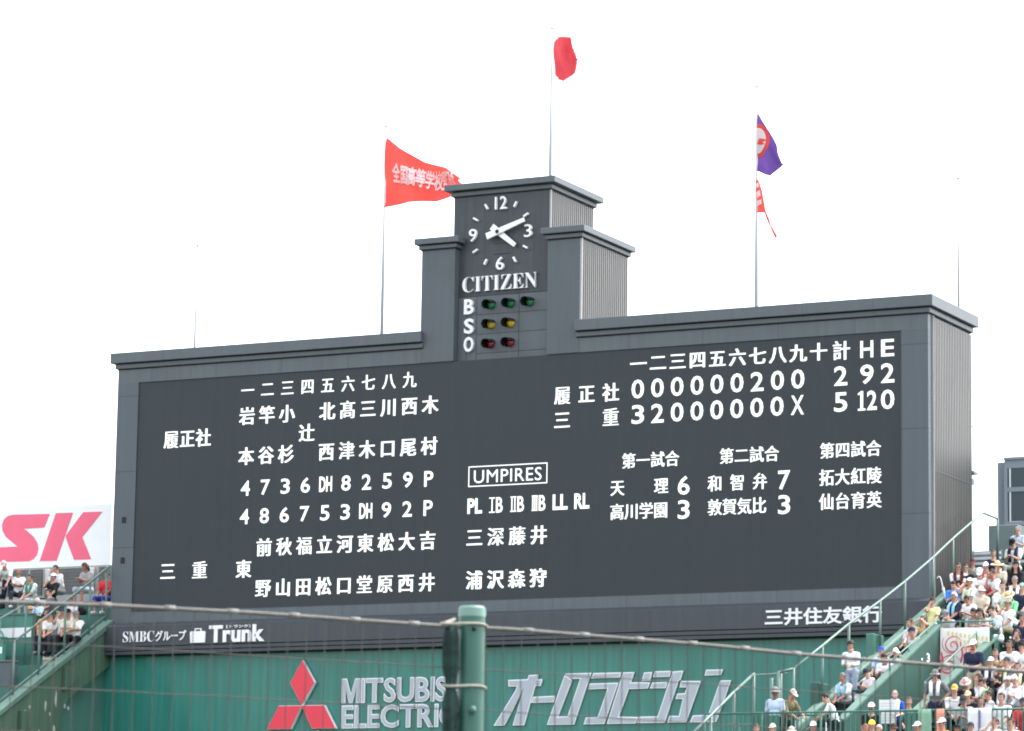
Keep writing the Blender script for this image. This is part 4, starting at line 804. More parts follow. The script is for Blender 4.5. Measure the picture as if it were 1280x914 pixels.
PEOPLE = [
(27.57, 0.38, 14.49, 1.009, 'clasp', 20, 'short', 'blk', 'white', 'black', 's2', 'man in sunglasses, white shirt and dark tie beside the rail post by the scoreboard'),
(27.79, 0.38, 14.49, 0.97, 'rest', 20, 'short', 'blk', 'black', 'black', 's2', 'dark clad person half hidden right of the man in sunglasses and tie'),
(27.74, 1.12, 14.78, 0.925, 'rest', 25, 'cap', 'maroon', 'sage', 'navy', 's3', 'man in maroon cap and grey green shirt in the top rows'),
(28.41, 0.38, 14.49, 0.999, 'clasp', 10, 'cap', 'white', 'jersey', 'white', 's2', 'person in white cap and white shirt with red front in the top rows'),
(28.1, 1.88, 15.07, 0.948, 'rest', 20, 'short', 'brn', 'navy', 'black', 's2', 'dark haired man in navy shirt seated in front of the grey cabinet'),
(28.74, 0.38, 14.49, 1.029, 'chin', 15, 'straw', 'straw', 'cream', 'navy', 's2', 'person in pale straw hat holding a hand to the cheek, below the navy shirted man'),
(28.49, 2.62, 15.37, 1.026, 'phone', 5, 'cap', 'blk', 'white', 'stone', 's2', 'man in black cap and white tee with dark shoulder strap beside the grey cabinet'),
(28.13, 4.12, 15.96, 0.995, 'phone', 0, 'bald', 'blk', 'ltblue', 'grey', 's2', 'bald man in light blue shirt, highest seat under the glass booth'),
(29.28, 0.38, 14.49, 0.978, 'rest', 5, 'hood', 'blk', 'black', 'black', 's2', 'person in black hooded top below the black capped man'),
(29.0, -0.38, 14.19, 1.022, 'chin', -25, 'short', 'blk', 'white', 'black', 's3', 'dark haired man leaning forward in white vest under the pale straw hat'),
(29.75, -1.12, 13.9, 0.99, 'rest', 10, 'cap', 'grey', 'charc', 'navy', 's2', 'person in grey cap and dark jacket with a white towel hanging in front'),
(30.22, -1.88, 13.61, 0.994, 'rest', 0, 'towelcap', 'mint', 'navy', 'grey', 's2', 'person with mint towel on the head and navy shirt at the right photo edge'),
(29.69, -1.88, 13.61, 1.046, 'clasp', 10, 'short', 'blk', 'white', 'black', 's1', 'heavy man with cropped hair in plain white tee, right of the beige dress'),
(30.13, -2.62, 13.31, 1.018, 'phone', 0, 'straw', 'straw', 'green', 'white', 's2', 'person in the widest straw hat with a bright green towel on the shoulders'),
(28.4, -1.12, 13.9, 0.99, 'drink', -15, 'cap', 'white', 'ice', 'stone', 's3', 'man in white cap drinking, yellow striped pale shirt'),
(29.03, -1.88, 13.61, 0.956, 'rest', 10, 'bucket', 'cream', 'beige', 'beige', 's1', 'person in cream bucket hat and long beige dress'),
(27.96, -1.12, 13.9, 0.954, 'phone', 15, 'short', 'blk', 'blue', 'black', 's1', 'person in bright blue top half hidden behind the white haired man'),
(28.51, -2.62, 13.31, 1.025, 'rest', -20, 'short', 'whitehair', 'navy', 'navy', 's3', 'white haired man in dark navy polo with blue towel round the neck'),
(28.97, -2.62, 13.31, 0.965, 'phone', -20, 'short', 'blk', 'white', 'black', 's3', 'dark haired man in white tee looking at his phone, knees bare'),
(28.91, -4.12, 12.72, 1.006, 'phone', -20, 'cap', 'grey', 'ltgrey', 'grey', 's2', 'person in grey cap and white face mask behind the white banner'),
(29.62, -4.12, 12.72, 1.031, 'phone', 10, 'short', 'blk', 'ltgrey', 'grey', 's2', 'dark haired person in grey vest over white sleeves, head bowed above the banner'),
(29.83, -4.12, 12.72, 1.026, 'phone', 0, 'long', 'blk', 'cream', 'white', 's2', 'person with long black hair peeping behind the grey vested one'),
(30.25, -4.12, 12.72, 1.069, 'phone', -30, 'short', 'blk', 'ice', 'white', 's1', 'young man with thick black hair in pale blue tee and white shorts above the banner'),
(30.29, -3.38, 13.02, 0.998, 'drink', -20, 'cap', 'camo', 'white', 'olive', 's3', 'man in camouflage cap, white printed tee and olive trousers'),
(31.39, -5.62, 12.13, 0.913, 'chin', -10, 'long', 'brn', 'charc', 'black', 's2', 'woman with brown hair in dark vest at the right edge above the white tee man'),
(31.64, -7.12, 11.55, 1.021, 'clasp', 5, 'short', 'blk', 'white', 'black', 's3', 'dark haired man in plain white tee right of the sloping green wall'),
(31.94, -7.12, 11.55, 0.97, 'rest', -5, 'cap', 'blk', 'white', 'black', 's2', 'person in black cap and white shirt with black sash at the right edge'),
(31.48, -7.88, 11.25, 1.029, 'rest', 35, 'short', 'brn', 'khaki', 'black', 's2', 'brown haired person in olive brown tee against the sloping green wall'),
(31.61, -8.62, 10.96, 1.041, 'crossed', 10, 'cap', 'ltblue', 'navy', 'black', 's2', 'man in white and blue cap and navy pullover with white collar'),
(32.01, -8.62, 10.96, 1.034, 'drink', -15, 'cap', 'charc', 'slate', 'grey', 's2', 'person in dark cap with pale yellow towel, hand at the mouth'),
(31.16, -8.62, 10.96, 1.048, 's_front', -10, 'cap', 'white', 'navy', 'khakip', 's3', 'standing man in navy tee with white letters and tan trousers before the green wall'),
(30.93, -10.88, 10.08, 1.026, 's_hip', 15, 'bucket', 'grey', 'slate', 'navy', 's3', 'standing man in grey hat with hand on hip and white towel over the shoulders'),
(31.46, -10.88, 10.08, 1.066, 'clasp', 10, 'cap', 'mustard', 'white', 'navy', 's2', 'person in orange yellow cap and white tee behind the fence'),
(31.5, -10.12, 10.37, 1.028, 'phone', 0, 'bucket', 'pink', 'black', 'black', 's2', 'person in pale pink hat and black clothes'),
(31.82, -10.12, 10.37, 1.084, 'rest', -45, 'short', 'brn', 'white', 'grey', 's2', 'brown haired person in white shirt with yellow edge seen from the side'),
(32.02, -10.12, 10.37, 1.013, 'phone', -20, 'short', 'blk', 'charc', 'black', 's2', 'black haired person with lime green and white towel round the neck'),
(31.81, -10.88, 10.08, 0.94, 'clasp', 10, 'cap', 'straw', 'black', 'black', 's2', 'person in straw visor and black top leaning on the fence rail'),
(32.58, -10.12, 10.37, 1.003, 'rest', 0, 'hood', 'white', 'white', 'navy', 's2', 'person with a white towel over head and shoulders like a hood'),
(32.81, -10.12, 10.37, 1.064, 'phone', 0, 'short', 'white', 'white', 'black', 's2', 'person bent over in white, right of the towel hooded person'),
(32.45, -10.88, 10.08, 0.953, 'clasp', -55, 'short', 'brn', 'white', 'grey', 's3', 'brown haired man in white shirt seen in profile behind the fence'),
(33.77, -12.55, 9.64, 1.024, 'rest', 0, 'cap', 'navy', 'red', 'navy', 's3', 'person in dark cap and red top at the right edge just above the fence'),
(32.49, -14.7, 9.05, 1.011, 'rest', -20, 'cap', 'white', 'orange', 'black', 's3', 'person in white cap and orange shirt below the fence'),
(32.58, -13.9, 9.05, 0.94, 'rest', 10, 'cap', 'blk', 'black', 'black', 's3', 'person in black cap with white badge below the fence'),
(32.92, -13.9, 9.05, 0.972, 'rest', 15, 'cap', 'charc', 'black', 'black', 's2', 'person in charcoal cap and black top below the fence'),
(33.76, -14.7, 9.05, 1.02, 'drink', -35, 'short', 'brn', 'white', 'black', 's2', 'man in white tee drinking from a cream bottle below the fence'),
(34.2, -14.7, 9.05, 0.993, 'rest', -20, 'short', 'blk', 'pale', 'black', 's2', 'dark haired person in pale pink and white tee below the fence, second from the right'),
(31.58, -13.9, 9.05, 0.994, 'rest', -15, 'cap', 'white', 'ltgrey', 'grey', 's3', 'man in white grey cap below the middle of the fence'),
(30.96, -13.9, 9.05, 0.972, 'rest', 0, 'bucket', 'brn', 'cream', 'grey', 's2', 'person in brown hat below the standing blue shirted man'),
(30.38, -12.25, 9.64, 0.94, 's_front', 15, 'bald', 'blk', 'royal', 'navy', 's1', 'bald man standing behind the fence in blue and white jersey'),
(30.51, -11.62, 9.78, 1.029, 'rest', 20, 'short', 'brn', 'green2', 'black', 's2', 'small face showing behind the foot of the sloping green wall'),
(29.76, -12.25, 9.64, 1.002, 'rest', 10, 'cap', 'white', 'black', 'black', 's2', 'person in white cap and black mask behind the fence holding a paper sheet'),
(30.71, -14.7, 9.05, 0.995, 'rest', 15, 'cap', 'yellow', 'black', 'black', 's2', 'person in bright yellow cap below the fence'),
(30.24, -13.9, 9.05, 0.972, 'rest', 30, 'short', 'ginger', 'pale', 'grey', 's3', 'red haired person left of the yellow cap'),
(30.59, -13.9, 9.05, 0.954, 'rest', -5, 'short', 'pink', 'pale', 'grey', 's2', 'person with pinkish hair right of the yellow cap'),
(28.78, -12.25, 9.64, 0.931, 's_lean', -60, 'short', 'blk', 'white', 'black', 's2', 'dark haired woman in white bending forward at the foot of the stairs'),
(27.53, -7.88, 11.25, 0.947, 's_front', -5, 'curly', 'blk', 'white', 'denim', 's2', 'woman with curly black hair standing on the stairs in white jacket and jeans'),
(27.98, -9.38, 10.66, 0.992, 'clasp', -25, 'short', 'greyhair', 'white', 'black', 's3', 'grey haired man with light blue towel seated on the stairs below the standing woman'),
(27.31, -12.55, 9.64, 0.996, 's_rest', -10, 'bucket', 'grey', 'ltblue', 'navy', 's4', 'person in wide grey sun hat and pale blue shirt standing at the fence'),
(27.5, -12.25, 9.64, 0.999, 's_lean', 65, 'cap', 'cream', 'olive', 'charc', 's3', 'man in beige cap and olive shirt standing in profile at the walkway fence'),
(27.38, -13.9, 9.05, 1.002, 'rest', 20, 'short', 'brn', 'white', 'grey', 's2', 'brown haired person at the left end below the fence'),
(27.81, -13.9, 9.05, 0.997, 'rest', 0, 'cap', 'cream', 'pale', 'grey', 's2', 'person in beige cap below the standing pair'),
(28.31, -13.9, 9.05, 0.941, 'rest', 10, 'bucket', 'cream', 'white', 'grey', 's2', 'person in pale cream hat just right of the standing pair, below the fence'),
(29.2, -14.7, 9.05, 0.986, 'rest', 15, 'cap', 'white', 'white', 'grey', 's3', 'tanned man in white cap below the fence beside the folded white parasol'),
(27.87, -2.62, 13.31, 0.934, 'drink', 10, 'cap', 'brn', 'lemon', 'white', 's2', 'person in brown cap and lemon yellow tee against the end parapet'),
(28.43, -4.88, 12.43, 1.051, 'shade', -20, 'short', 'brn', 'gold', 'black', 's2', 'person in mustard top raising a camera to the eyes'),
(28.15, -4.88, 12.43, 1.009, 'clasp', -20, 'short', 'blk', 'pale', 'black', 's2', 'black haired youth in white and pink tee leaning forward on the stairs'),
(28.5, -5.62, 12.13, 1.017, 'chin', -15, 'cap', 'navy', 'white', 'black', 's2', 'person in navy cap with hand at the face, just below the black haired youth'),
(28.48, -7.12, 11.55, 0.915, 'shade', -10, 'bucket', 'white', 'cream', 'white', 's2', 'person in white hat with both hands raised to the face'),
(28.08, -7.12, 11.55, 0.954, 'rest', -5, 'cap', 'royal', 'bluewhite', 'black', 's2', 'person in royal blue cap with blue and white top beside the stairs'),
(28.5, -7.88, 11.25, 1.014, 'phone', 5, 'short', 'blk', 'white', 'black', 's3', 'dark haired man in white tee looking down, below the royal blue cap'),
(28.36, -8.62, 10.96, 0.895, 'phone', -35, 'cap', 'navy', 'pale', 'white', 's2', 'crouched person in navy cap and pale top at the lower end of the stair wall'),
(28.82, -0.38, 14.19, 0.984, 'rest', 5, 'cap', 'white', 'red', 'white', 's2', 'person in red top and white cap left of the pale straw hat'),
(28.49, -0.38, 14.19, 1.046, 'phone', 15, 'cap', 'white', 'white', 'white', 's2', 'person in white cap and white shirt directly behind the beige dress'),
(31.21, -4.88, 12.43, 1.017, 'rest', -5, 'short', 'blk', 'navy', 'grey', 's3', 'dark haired person in navy tee at the right edge beside the olive trousers'),
(31.86, -8.62, 10.96, 0.907, 'phone', 5, 'short', 'brn', 'charc', 'black', 's2', 'brown haired person in charcoal top just behind the navy pullover man'),
(32.33, -8.62, 10.96, 0.928, 'rest', 0, 'short', 'blk', 'black', 'black', 's2', 'dark haired person in black right of the pale yellow towel'),
(32.4, -11.62, 9.78, 1.02, 'clasp', 10, 'short', 'brn', 'black', 'black', 's2', 'person in black between the straw visor and the man in profile'),
(32.92, -11.62, 9.78, 1.072, 'rest', -10, 'short', 'blk', 'white', 'grey', 's2', 'dark haired person in white half hidden behind the man in profile'),
(31.97, -11.62, 9.78, 1.057, 'phone', 10, 'cap', 'charc', 'ltgrey', 'black', 's2', 'person in charcoal cap and pale grey top between the orange cap and straw visor'),
(-6.53, 2.05, 15.63, 0.923, 'phone', 25, 'short', 'blk', 'white', 'black', 's2', 'dark haired person in white tee at the left photo edge'),
(-6.23, 2.05, 15.63, 1.024, 's_bend', 20, 'cap', 'pink', 'white', 'navy', 's2', 'person in white bending forward with a pale pink cap under the billboard'),
(-5.81, 2.05, 15.63, 1.014, 'crossed', 25, 'bald', 'blk', 'white', 'charc', 's3', 'bald man in white sleeveless top with arms folded and dark trousers'),
(-4.73, 1.35, 15.25, 1.071, 'clasp', -10, 'short', 'blk', 'teal', 'ltgrey', 's2', 'dark haired man in white shirt with a green vest front'),
(-3.98, 1.35, 15.25, 1.072, 'drink', -5, 'cap', 'white', 'black', 'black', 's2', 'person in white cap and black tee drinking from a cup'),
(-4.14, 2.05, 15.63, 1.068, 'chin', -20, 'short', 'blk', 'white', 'grey', 's2', 'dark haired man in white tee behind the black tee, under the billboard'),
(-3.48, 0.65, 14.87, 0.904, 'clasp', -25, 'short', 'blk', 'slate', 'black', 's1', 'small dark haired child leaning forward below the black tee'),
(-3.05, 2.05, 15.63, 1.096, 'phone', -15, 'long', 'brn', 'ltgrey', 'denimlt', 's3', 'woman with dark hair in grey sleeveless top sitting with crossed bare legs'),
(-1.86, 1.35, 15.25, 1.062, 'rest', 5, 'short', 'brn', 'red', 'royal', 's3', 'person in red tee and blue shorts beside the scoreboard corner'),
(-3.57, -0.05, 14.49, 0.925, 'rest', 15, 'bucket', 'cream', 'bluewhite', 'plum', 's2', 'person in pale hat with light blue and white top'),
(-3.36, -0.75, 14.11, 0.963, 'rest', 10, 'straw', 'strawd', 'white', 'black', 's1', 'person in tan straw hat behind the green wall on the left'),
(-2.02, -1.45, 13.73, 1.052, 'clasp', 10, 'cap', 'blk', 'white', 'charc', 's2', 'person in black cap and white tee, leftmost of the white clad four'),
(-1.65, -1.45, 13.73, 1.104, 'drink', 5, 'cap', 'charc', 'white', 'charc', 's2', 'person in charcoal cap with raised arm among the white clad four'),
(-1.34, -1.45, 13.73, 1.095, 'clasp', 10, 'cap', 'blk', 'cream', 'black', 's3', 'person in black cap and cream baseball shirt among the white clad four'),
(-1.12, -1.45, 13.73, 1.038, 'crossed', 15, 'cap', 'grey', 'white', 'black', 's2', 'person in grey cap and white tee, right one of the white clad four'),
(-2.22, -0.05, 14.49, 0.945, 'phone', 10, 'short', 'brn', 'white', 'pale', 's2', 'brown haired person in white with bowed head above the white clad four'),
(-2.24, -1.45, 13.73, 1.104, 'rest', 15, 'short', 'blk', 'orange', 'black', 's3', 'dark haired person in orange top behind the white clad four'),
]

# ================================================================== SPECTATORS
def remesh(bm, vox, smooth_it=2):
    me = bpy.data.meshes.new('tmp'); bm.to_mesh(me); bm.free(); o = bpy.data.objects.new('tmp', me); COL.objects.link(o)
    md = o.modifiers.new('r', 'REMESH'); md.mode = 'VOXEL'; md.voxel_size = vox; md.use_smooth_shade = True
    s = o.modifiers.new('s', 'SMOOTH'); s.factor = 0.5; s.iterations = smooth_it
    out = bpy.data.meshes.new_from_object(o.evaluated_get(bpy.context.evaluated_depsgraph_get()))
    bpy.data.objects.remove(o); bpy.data.meshes.remove(me); return out
def cap_(bm, p0, p1, r0, r1, seg=10, flat=1.0):
    p0, p1 = Vector(p0), Vector(p1); d = p1 - p0
    ball(bm, p0, r0, seg, 6); ball(bm, p1, r1, seg, 6)
    n = max(2, int(d.length/0.05)); tube(bm, [p0 + d*i/n for i in range(n + 1)], r0, seg, True, r1)
def ik(s, h, l1, l2, hint):
    s, h = Vector(s), Vector(h); d = h - s; L = min(d.length, (l1 + l2)*0.995); u = d.normalized(); h = s + u*L
    a = (l1*l1 - l2*l2 + L*L)/(2*L); q = math.sqrt(max(0, l1*l1 - a*a)); w = Vector(hint); w = (w - u*w.dot(u)).normalized()
    return s + u*a + w*q, h
UP = Vector((0, 0, 1))
def make_hand(bm, wrist, d, palm_n):
    """palm and five separate bent fingers, joined to the body mesh at the wrist"""
    d = d.normalized(); n = (palm_n - d*palm_n.dot(d)).normalized(); s = d.cross(n)
    rot = Matrix((s, d, n)).transposed()
    ball(bm, wrist + d*0.045, (0.038, 0.052, 0.016), 10, 6, rot)
    for k, ln in enumerate((0.062, 0.074, 0.070, 0.054)):
        b = wrist + d*0.085 + s*(-0.028 + 0.0187*k); m_ = b + d*ln*0.55 + n*0.008; e = m_ + d*ln*0.32 + n*ln*0.42
        tube(bm, [b, m_, e], 0.0088, 6, True, 0.0068)
    b = wrist + d*0.03 - s*0.034; tube(bm, [b, b + d*0.03 - s*0.022 + n*0.012, b + d*0.058 - s*0.020 + n*0.03], 0.0105, 6, True, 0.008)

def pose(kind):
    """joint positions of a figure facing -y, foot level at z = 0"""
    st = kind.startswith('s_'); J = {}
    lean, nod = {'rest': (0.05, 0.05), 'clasp': (0.30, 0.0), 'phone': (0.22, 0.50), 'drink': (0.0, -0.10), 'shade': (0.05, 0.0), 'crossed': (0.0, 0.05), 'chin': (0.42, 0.0),
                 's_rest': (0.0, 0.1), 's_hip': (0.0, 0.15), 's_front': (0.03, 0.2), 's_lean': (0.42, 0.25), 's_bend': (0.95, 0.1)}[kind]
    pz = 0.93 if st else 0.51; P = Vector((0, 0.02, pz)); d = Vector((0, -math.sin(lean), math.cos(lean)))
    J['pelvis'] = P; J['waist'] = P + UP*0.10 + d*0.06; J['chest'] = J['waist'] + d*0.20; J['neck'] = J['chest'] + d*0.185
    J['d'] = d; hd = Vector((0, -math.sin(lean*0.6 + nod), math.cos(lean*0.6 + nod))); J['head'] = J['neck'] + d*0.03 + hd*0.145; J['hd'] = hd; J['hang'] = lean*0.6 + nod
    for s, sg in (('L', 1), ('R', -1)):
        J['sh' + s] = J['chest'] + d*0.115 + Vector((0.185*sg, 0, 0)); J['hip' + s] = P + Vector((0.095*sg, 0, -0.02))
        if st:
            J['kn' + s] = Vector((0.11*sg, -0.03, 0.49)); J['an' + s] = Vector((0.12*sg, 0.02, 0.08))
        else:
            J['kn' + s] = Vector((0.15*sg, -0.42, 0.50)); J['an' + s] = Vector((0.13*sg, -0.40, 0.08))
        J['toe' + s] = J['an' + s] + Vector((0.02*sg, -0.15, -0.04))
    C_ = J['chest']; H = J['head']
    tg = {'rest': ((0.14, -0.33, 0.60), (-0.13, -0.30, 0.60)), 'clasp': ((0.045, -0.40, 0.60), (-0.045, -0.40, 0.60)), 'phone': ((0.05, -0.38, 0.80), (-0.05, -0.37, 0.79)),
          'drink': ((0.13, -0.32, 0.60), (-0.05, H.y - 0.16, H.z - 0.10)), 'shade': ((0.10, H.y - 0.13, H.z - 0.02), (-0.10, H.y - 0.13, H.z - 0.02)),
          'crossed': ((-0.10, -0.20, C_.z - 0.06), (0.10, -0.22, C_.z - 0.10)), 'chin': ((0.10, -0.42, 0.58), (-0.03, H.y - 0.13, H.z - 0.14)),
          's_rest': ((0.26, -0.05, 0.84), (-0.26, -0.05, 0.84)), 's_hip': ((0.20, -0.06, 1.02), (-0.27, -0.05, 0.86)), 's_front': ((0.10, -0.26, 1.08), (-0.08, -0.27, 1.12)),
          's_lean': ((0.15, -0.50, 1.04), (-0.15, -0.48, 1.02)), 's_bend': ((0.16, -0.62, 0.70), (-0.15, -0.60, 0.66))}[kind]
    hint = {'s_hip': (1, 0.3, 0), 'drink': (0.6, 0.1, -1), 'shade': (1, 0, -1), 'chin': (0.3, 0, -1), 'crossed': (1, 0.2, -0.6)}.get(kind, (0.5, 0.8, -0.2))
    for s, sg, t in (('L', 1, tg[0]), ('R', -1, tg[1])):
        J['el' + s], J['wr' + s] = ik(J['sh' + s], t, 0.275, 0.25, (hint[0]*sg, hint[1], hint[2]))
    return J
def build_pose(kind):
    J = pose(kind); d = J['d']; bm = nb(); rx = Matrix.Rotation(math.asin(max(-1, min(1, -d.y))), 3, 'X')
    ball(bm, J['pelvis'] + UP*0.01, (0.155, 0.115, 0.12), 16, 10); ball(bm, J['waist'] + d*0.03, (0.140, 0.105, 0.16), 16, 10, rx)
    ball(bm, J['chest'] + d*0.01, (0.165, 0.115, 0.17), 16, 10, rx); cap_(bm, J['shL'] - Vector((0.03, 0, 0)), J['shR'] + Vector((0.03, 0, 0)), 0.066, 0.066)
    cap_(bm, J['neck'] - d*0.06, J['head'] - J['hd']*0.03, 0.062, 0.054)
    SEG = [('torso', J['pelvis'] + UP*0.08, J['chest'], 0.12), ('torso', J['chest'], J['neck'] - d*0.03, 0.11), ('torso', J['shL'], J['shR'], 0.066), ('neck', J['neck'] + d*0.02, J['head'], 0.055), ('pelvis', J['hipL'], J['hipR'], 0.12)]
    for s in 'LR':
        cap_(bm, J['sh' + s], J['el' + s], 0.055, 0.043); cap_(bm, J['el' + s], J['wr' + s], 0.042, 0.029)
        cap_(bm, J['hip' + s], J['kn' + s], 0.088, 0.060); cap_(bm, J['kn' + s], J['an' + s], 0.056, 0.040); cap_(bm, J['an' + s] + Vector((0, 0.03, -0.03)), J['toe' + s], 0.042, 0.036)
        SEG += [('uarm', J['sh' + s], J['sh' + s].lerp(J['el' + s], 0.75), 0.05), ('farm', J['sh' + s].lerp(J['el' + s], 0.82), J['wr' + s], 0.036), ('thigh', J['hip' + s], J['kn' + s], 0.074), ('shin', J['kn' + s], J['an' + s] + UP*0.03, 0.048), ('foot', J['an' + s] - UP*0.02, J['toe' + s], 0.04)]
    me = remesh(bm, 0.017)
    # head in its own frame: chin, cheeks, brow, nose, ears
    hb = nb(); ball(hb, (0, 0.014, 0.028), (0.076, 0.094, 0.084), 16, 12); ball(hb, (0, -0.018, -0.035), (0.060, 0.072, 0.075), 14, 10); ball(hb, (0, -0.052, -0.082), (0.034, 0.032, 0.028), 10, 8)
    cap_(hb, (0, -0.088, 0.002), (0, -0.101, -0.026), 0.009, 0.014, 8)
    for sg in (1, -1): ball(hb, (0.077*sg, 0.012, -0.006), (0.012, 0.022, 0.032), 8, 8); ball(hb, (0.036*sg, -0.064, -0.022), (0.026, 0.026, 0.024), 8, 8)
    cap_(hb, (0, 0.03, -0.05), (0, 0.03, -0.15), 0.052, 0.054, 10)
    hm = remesh(hb, 0.0085, 1)
    HM = Matrix.Translation(J['head']) @ Matrix.Rotation(J['hang'], 4, 'X')
    bm = nb(); bm.from_mesh(me); body_v = len(bm.verts)
    cents = [(f, f.calc_center_median()) for f in bm.faces]
    def dist(p, a, b):
        ab = b - a; t = max(0, min(1, (p - a).dot(ab)/ab.length_squared)); return (p - a - ab*t).length
    lab = {}
    for f, c in cents: lab[f.index] = min(SEG, key=lambda q: dist(c, q[1], q[2]) - q[3])[0]
    bm.normal_update()
    def shell(parts, off, wob, cut=None):
        o = nb(); vm = {}
        for f, c in cents:
            if lab[f.index] in parts and (cut is None or cut(lab[f.index], c)):
                q = []
                for v in f.verts:
                    if v.index not in vm:
                        w = noise.noise(v.co*9.0)*wob + noise.noise(v.co*Vector((22, 22, 9)))*wob*0.5; vm[v.index] = o.verts.new(v.co + v.normal*(off + w))
                    q.append(vm[v.index])
                o.faces.new(q)
        m = bpy.data.meshes.new('cloth'); o.to_mesh(m); o.free()
        for p in m.polygons: p.use_smooth = True
        return m
    parts = dict(shirt=shell(('torso', 'uarm'), 0.016, 0.012, lambda l, c: (c - J['neck']).length > 0.085), long_shirt=shell(('torso', 'uarm', 'farm'), 0.016, 0.012, lambda l, c: (c - J['neck']).length > 0.085 and min((c - J['wrL']).length, (c - J['wrR']).length) > 0.05),
                 trousers=shell(('pelvis', 'thigh', 'shin'), 0.013, 0.008), shorts=shell(('pelvis', 'thigh'), 0.016, 0.008), shoe=shell(('foot',), 0.012, 0.0))
    for s in 'LR':
        dr = (J['wr' + s] - J['el' + s]).normalized()
        make_hand(bm, J['wr' + s] + dr*0.01, dr, Vector((0, 0, -1)) if abs(dr.z) < 0.8 else Vector((0, 1, 0)))
    hm.transform(HM); bm.from_mesh(hm)
    body = bpy.data.meshes.new('body'); bm.to_mesh(body); bm.free()
    for p in body.polygons: p.use_smooth = True
    parts['body'] = body; parts['HM'] = HM; parts['J'] = J
    bpy.data.meshes.remove(me); bpy.data.meshes.remove(hm); return parts
def bm_mesh(bm, smooth=True):
    m = bpy.data.meshes.new('part'); bm.normal_update(); bm.to_mesh(m); bm.free()
    for p in m.polygons: p.use_smooth = smooth
    return m
HEADS = {}
def dome(bm, zcut, sc, top=1.0, front=None, jitter=0.0, back=None):
    b = nb(); ball(b, (0, 0, 0), (0.076*sc, 0.094*sc, 0.084*sc*top), 28, 20)
    for v in b.verts:
        v.co += v.co.normalized()*noise.noise(v.co*30)*jitter; v.co += Vector((0, 0.014, 0.028))
    def out(v):
        c = v.co; z0 = zcut
        if front is not None and c.y < -0.035: z0 = front
        if back is not None and c.y > 0.03: z0 = back
        return c.z < z0
    bmesh.ops.delete(b, geom=[v for v in b.verts if out(v)], context='VERTS')
    m = bpy.data.meshes.new('t'); b.to_mesh(m); b.free(); bm.from_mesh(m); bpy.data.meshes.remove(m)
bm = nb(); dome(bm, -0.005, 1.09, 1.06, 0.066, 0.006, -0.045); HEADS['hair'] = bm_mesh(bm)
bm = nb(); dome(bm, -0.06, 1.13, 1.06, 0.062, 0.008, -0.10); cap_(bm, (0.05, 0.06, -0.02), (0.055, 0.05, -0.17), 0.045, 0.03); cap_(bm, (-0.05, 0.06, -0.02), (-0.055, 0.05, -0.17), 0.045, 0.03); cap_(bm, (0, 0.085, -0.02), (0, 0.08, -0.19), 0.05, 0.035); HEADS['longhair'] = bm_mesh(bm)
bm = nb(); dome(bm, -0.03, 1.28, 1.15, 0.055, 0.022, -0.08); HEADS['curlyhair'] = bm_mesh(bm)
bm = nb(); dome(bm, -0.02, 1.05, 1.0, 0.2, 0.002, -0.05); HEADS['sidehair'] = bm_mesh(bm)
bm = nb(); dome(bm, 0.040, 1.15, 1.14)
n = 14; a = [bm.verts.new((0.082*math.cos(math.pi + math.pi*k/n), -0.008 + 0.103*math.sin(math.pi + math.pi*k/n), 0.046)) for k in range(n + 1)]; b = [bm.verts.new((0.078*math.cos(math.pi + math.pi*k/n), -0.03 + 0.155*math.sin(math.pi + math.pi*k/n), 0.030)) for k in range(n + 1)]
for k in range(n): bm.faces.new((a[k], a[k+1], b[k+1], b[k]))
HEADS['cap'] = bm_mesh(bm)
def brim(bm, r0, r1, z0, z1, n=28):
    a = [bm.verts.new((r0*0.87*math.cos(2*math.pi*k/n), 0.012 + r0*math.sin(2*math.pi*k/n), z0)) for k in range(n)]; b = [bm.verts.new((r1*0.9*math.cos(2*math.pi*k/n), 0.012 + r1*math.sin(2*math.pi*k/n), z1 + 0.006*math.sin(3*2*math.pi*k/n))) for k in range(n)]
    c = [bm.verts.new((v.co.x, v.co.y, v.co.z - 0.006)) for v in b]
    for k in range(n): bm.faces.new((a[k], a[(k+1) % n], b[(k+1) % n], b[k])); bm.faces.new((b[k], b[(k+1) % n], c[(k+1) % n], c[k])); bm.faces.new((c[k], c[(k+1) % n], a[(k+1) % n], a[k]))
bm = nb(); dome(bm, 0.035, 1.17, 1.12); brim(bm, 0.108, 0.155, 0.042, 0.004); HEADS['bucket'] = bm_mesh(bm)
bm = nb(); dome(bm, 0.045, 1.16, 1.10); brim(bm, 0.106, 0.205, 0.050, 0.028); HEADS['straw'] = bm_mesh(bm)
bm = nb(); dome(bm, 0.02, 1.16, 1.10, 0.045, 0.008, -0.04); HEADS['towelcap'] = bm_mesh(bm)
bm = nb(); dome(bm, -0.10, 1.30, 1.13, 0.055, 0.008, -0.12); cap_(bm, (0.085, -0.02, -0.05), (0.10, -0.06, -0.28), 0.035, 0.05); cap_(bm, (-0.085, -0.02, -0.05), (-0.10, -0.06, -0.28), 0.035, 0.05); cap_(bm, (0, 0.09, -0.05), (0, 0.11, -0.25), 0.07, 0.09); HEADS['hood'] = bm_mesh(bm)
bm = nb()
for sg in (1, -1): ball(bm, (0.031*sg, -0.0800, 0.004), (0.013, 0.006, 0.0065), 8, 6); ball(bm, (0.031*sg, -0.083, 0.024), (0.018, 0.006, 0.004), 8, 6)
HEADS['eyes'] = bm_mesh(bm)
bm = nb(); ball(bm, (0, -0.0865, -0.058), (0.021, 0.006, 0.005), 8, 6); HEADS['mouth'] = bm_mesh(bm)
bm = nb(); ball(bm, (0, -0.072, -0.052), (0.055, 0.042, 0.046), 12, 8); HEADS['face_mask'] = bm_mesh(bm)
bm = nb()
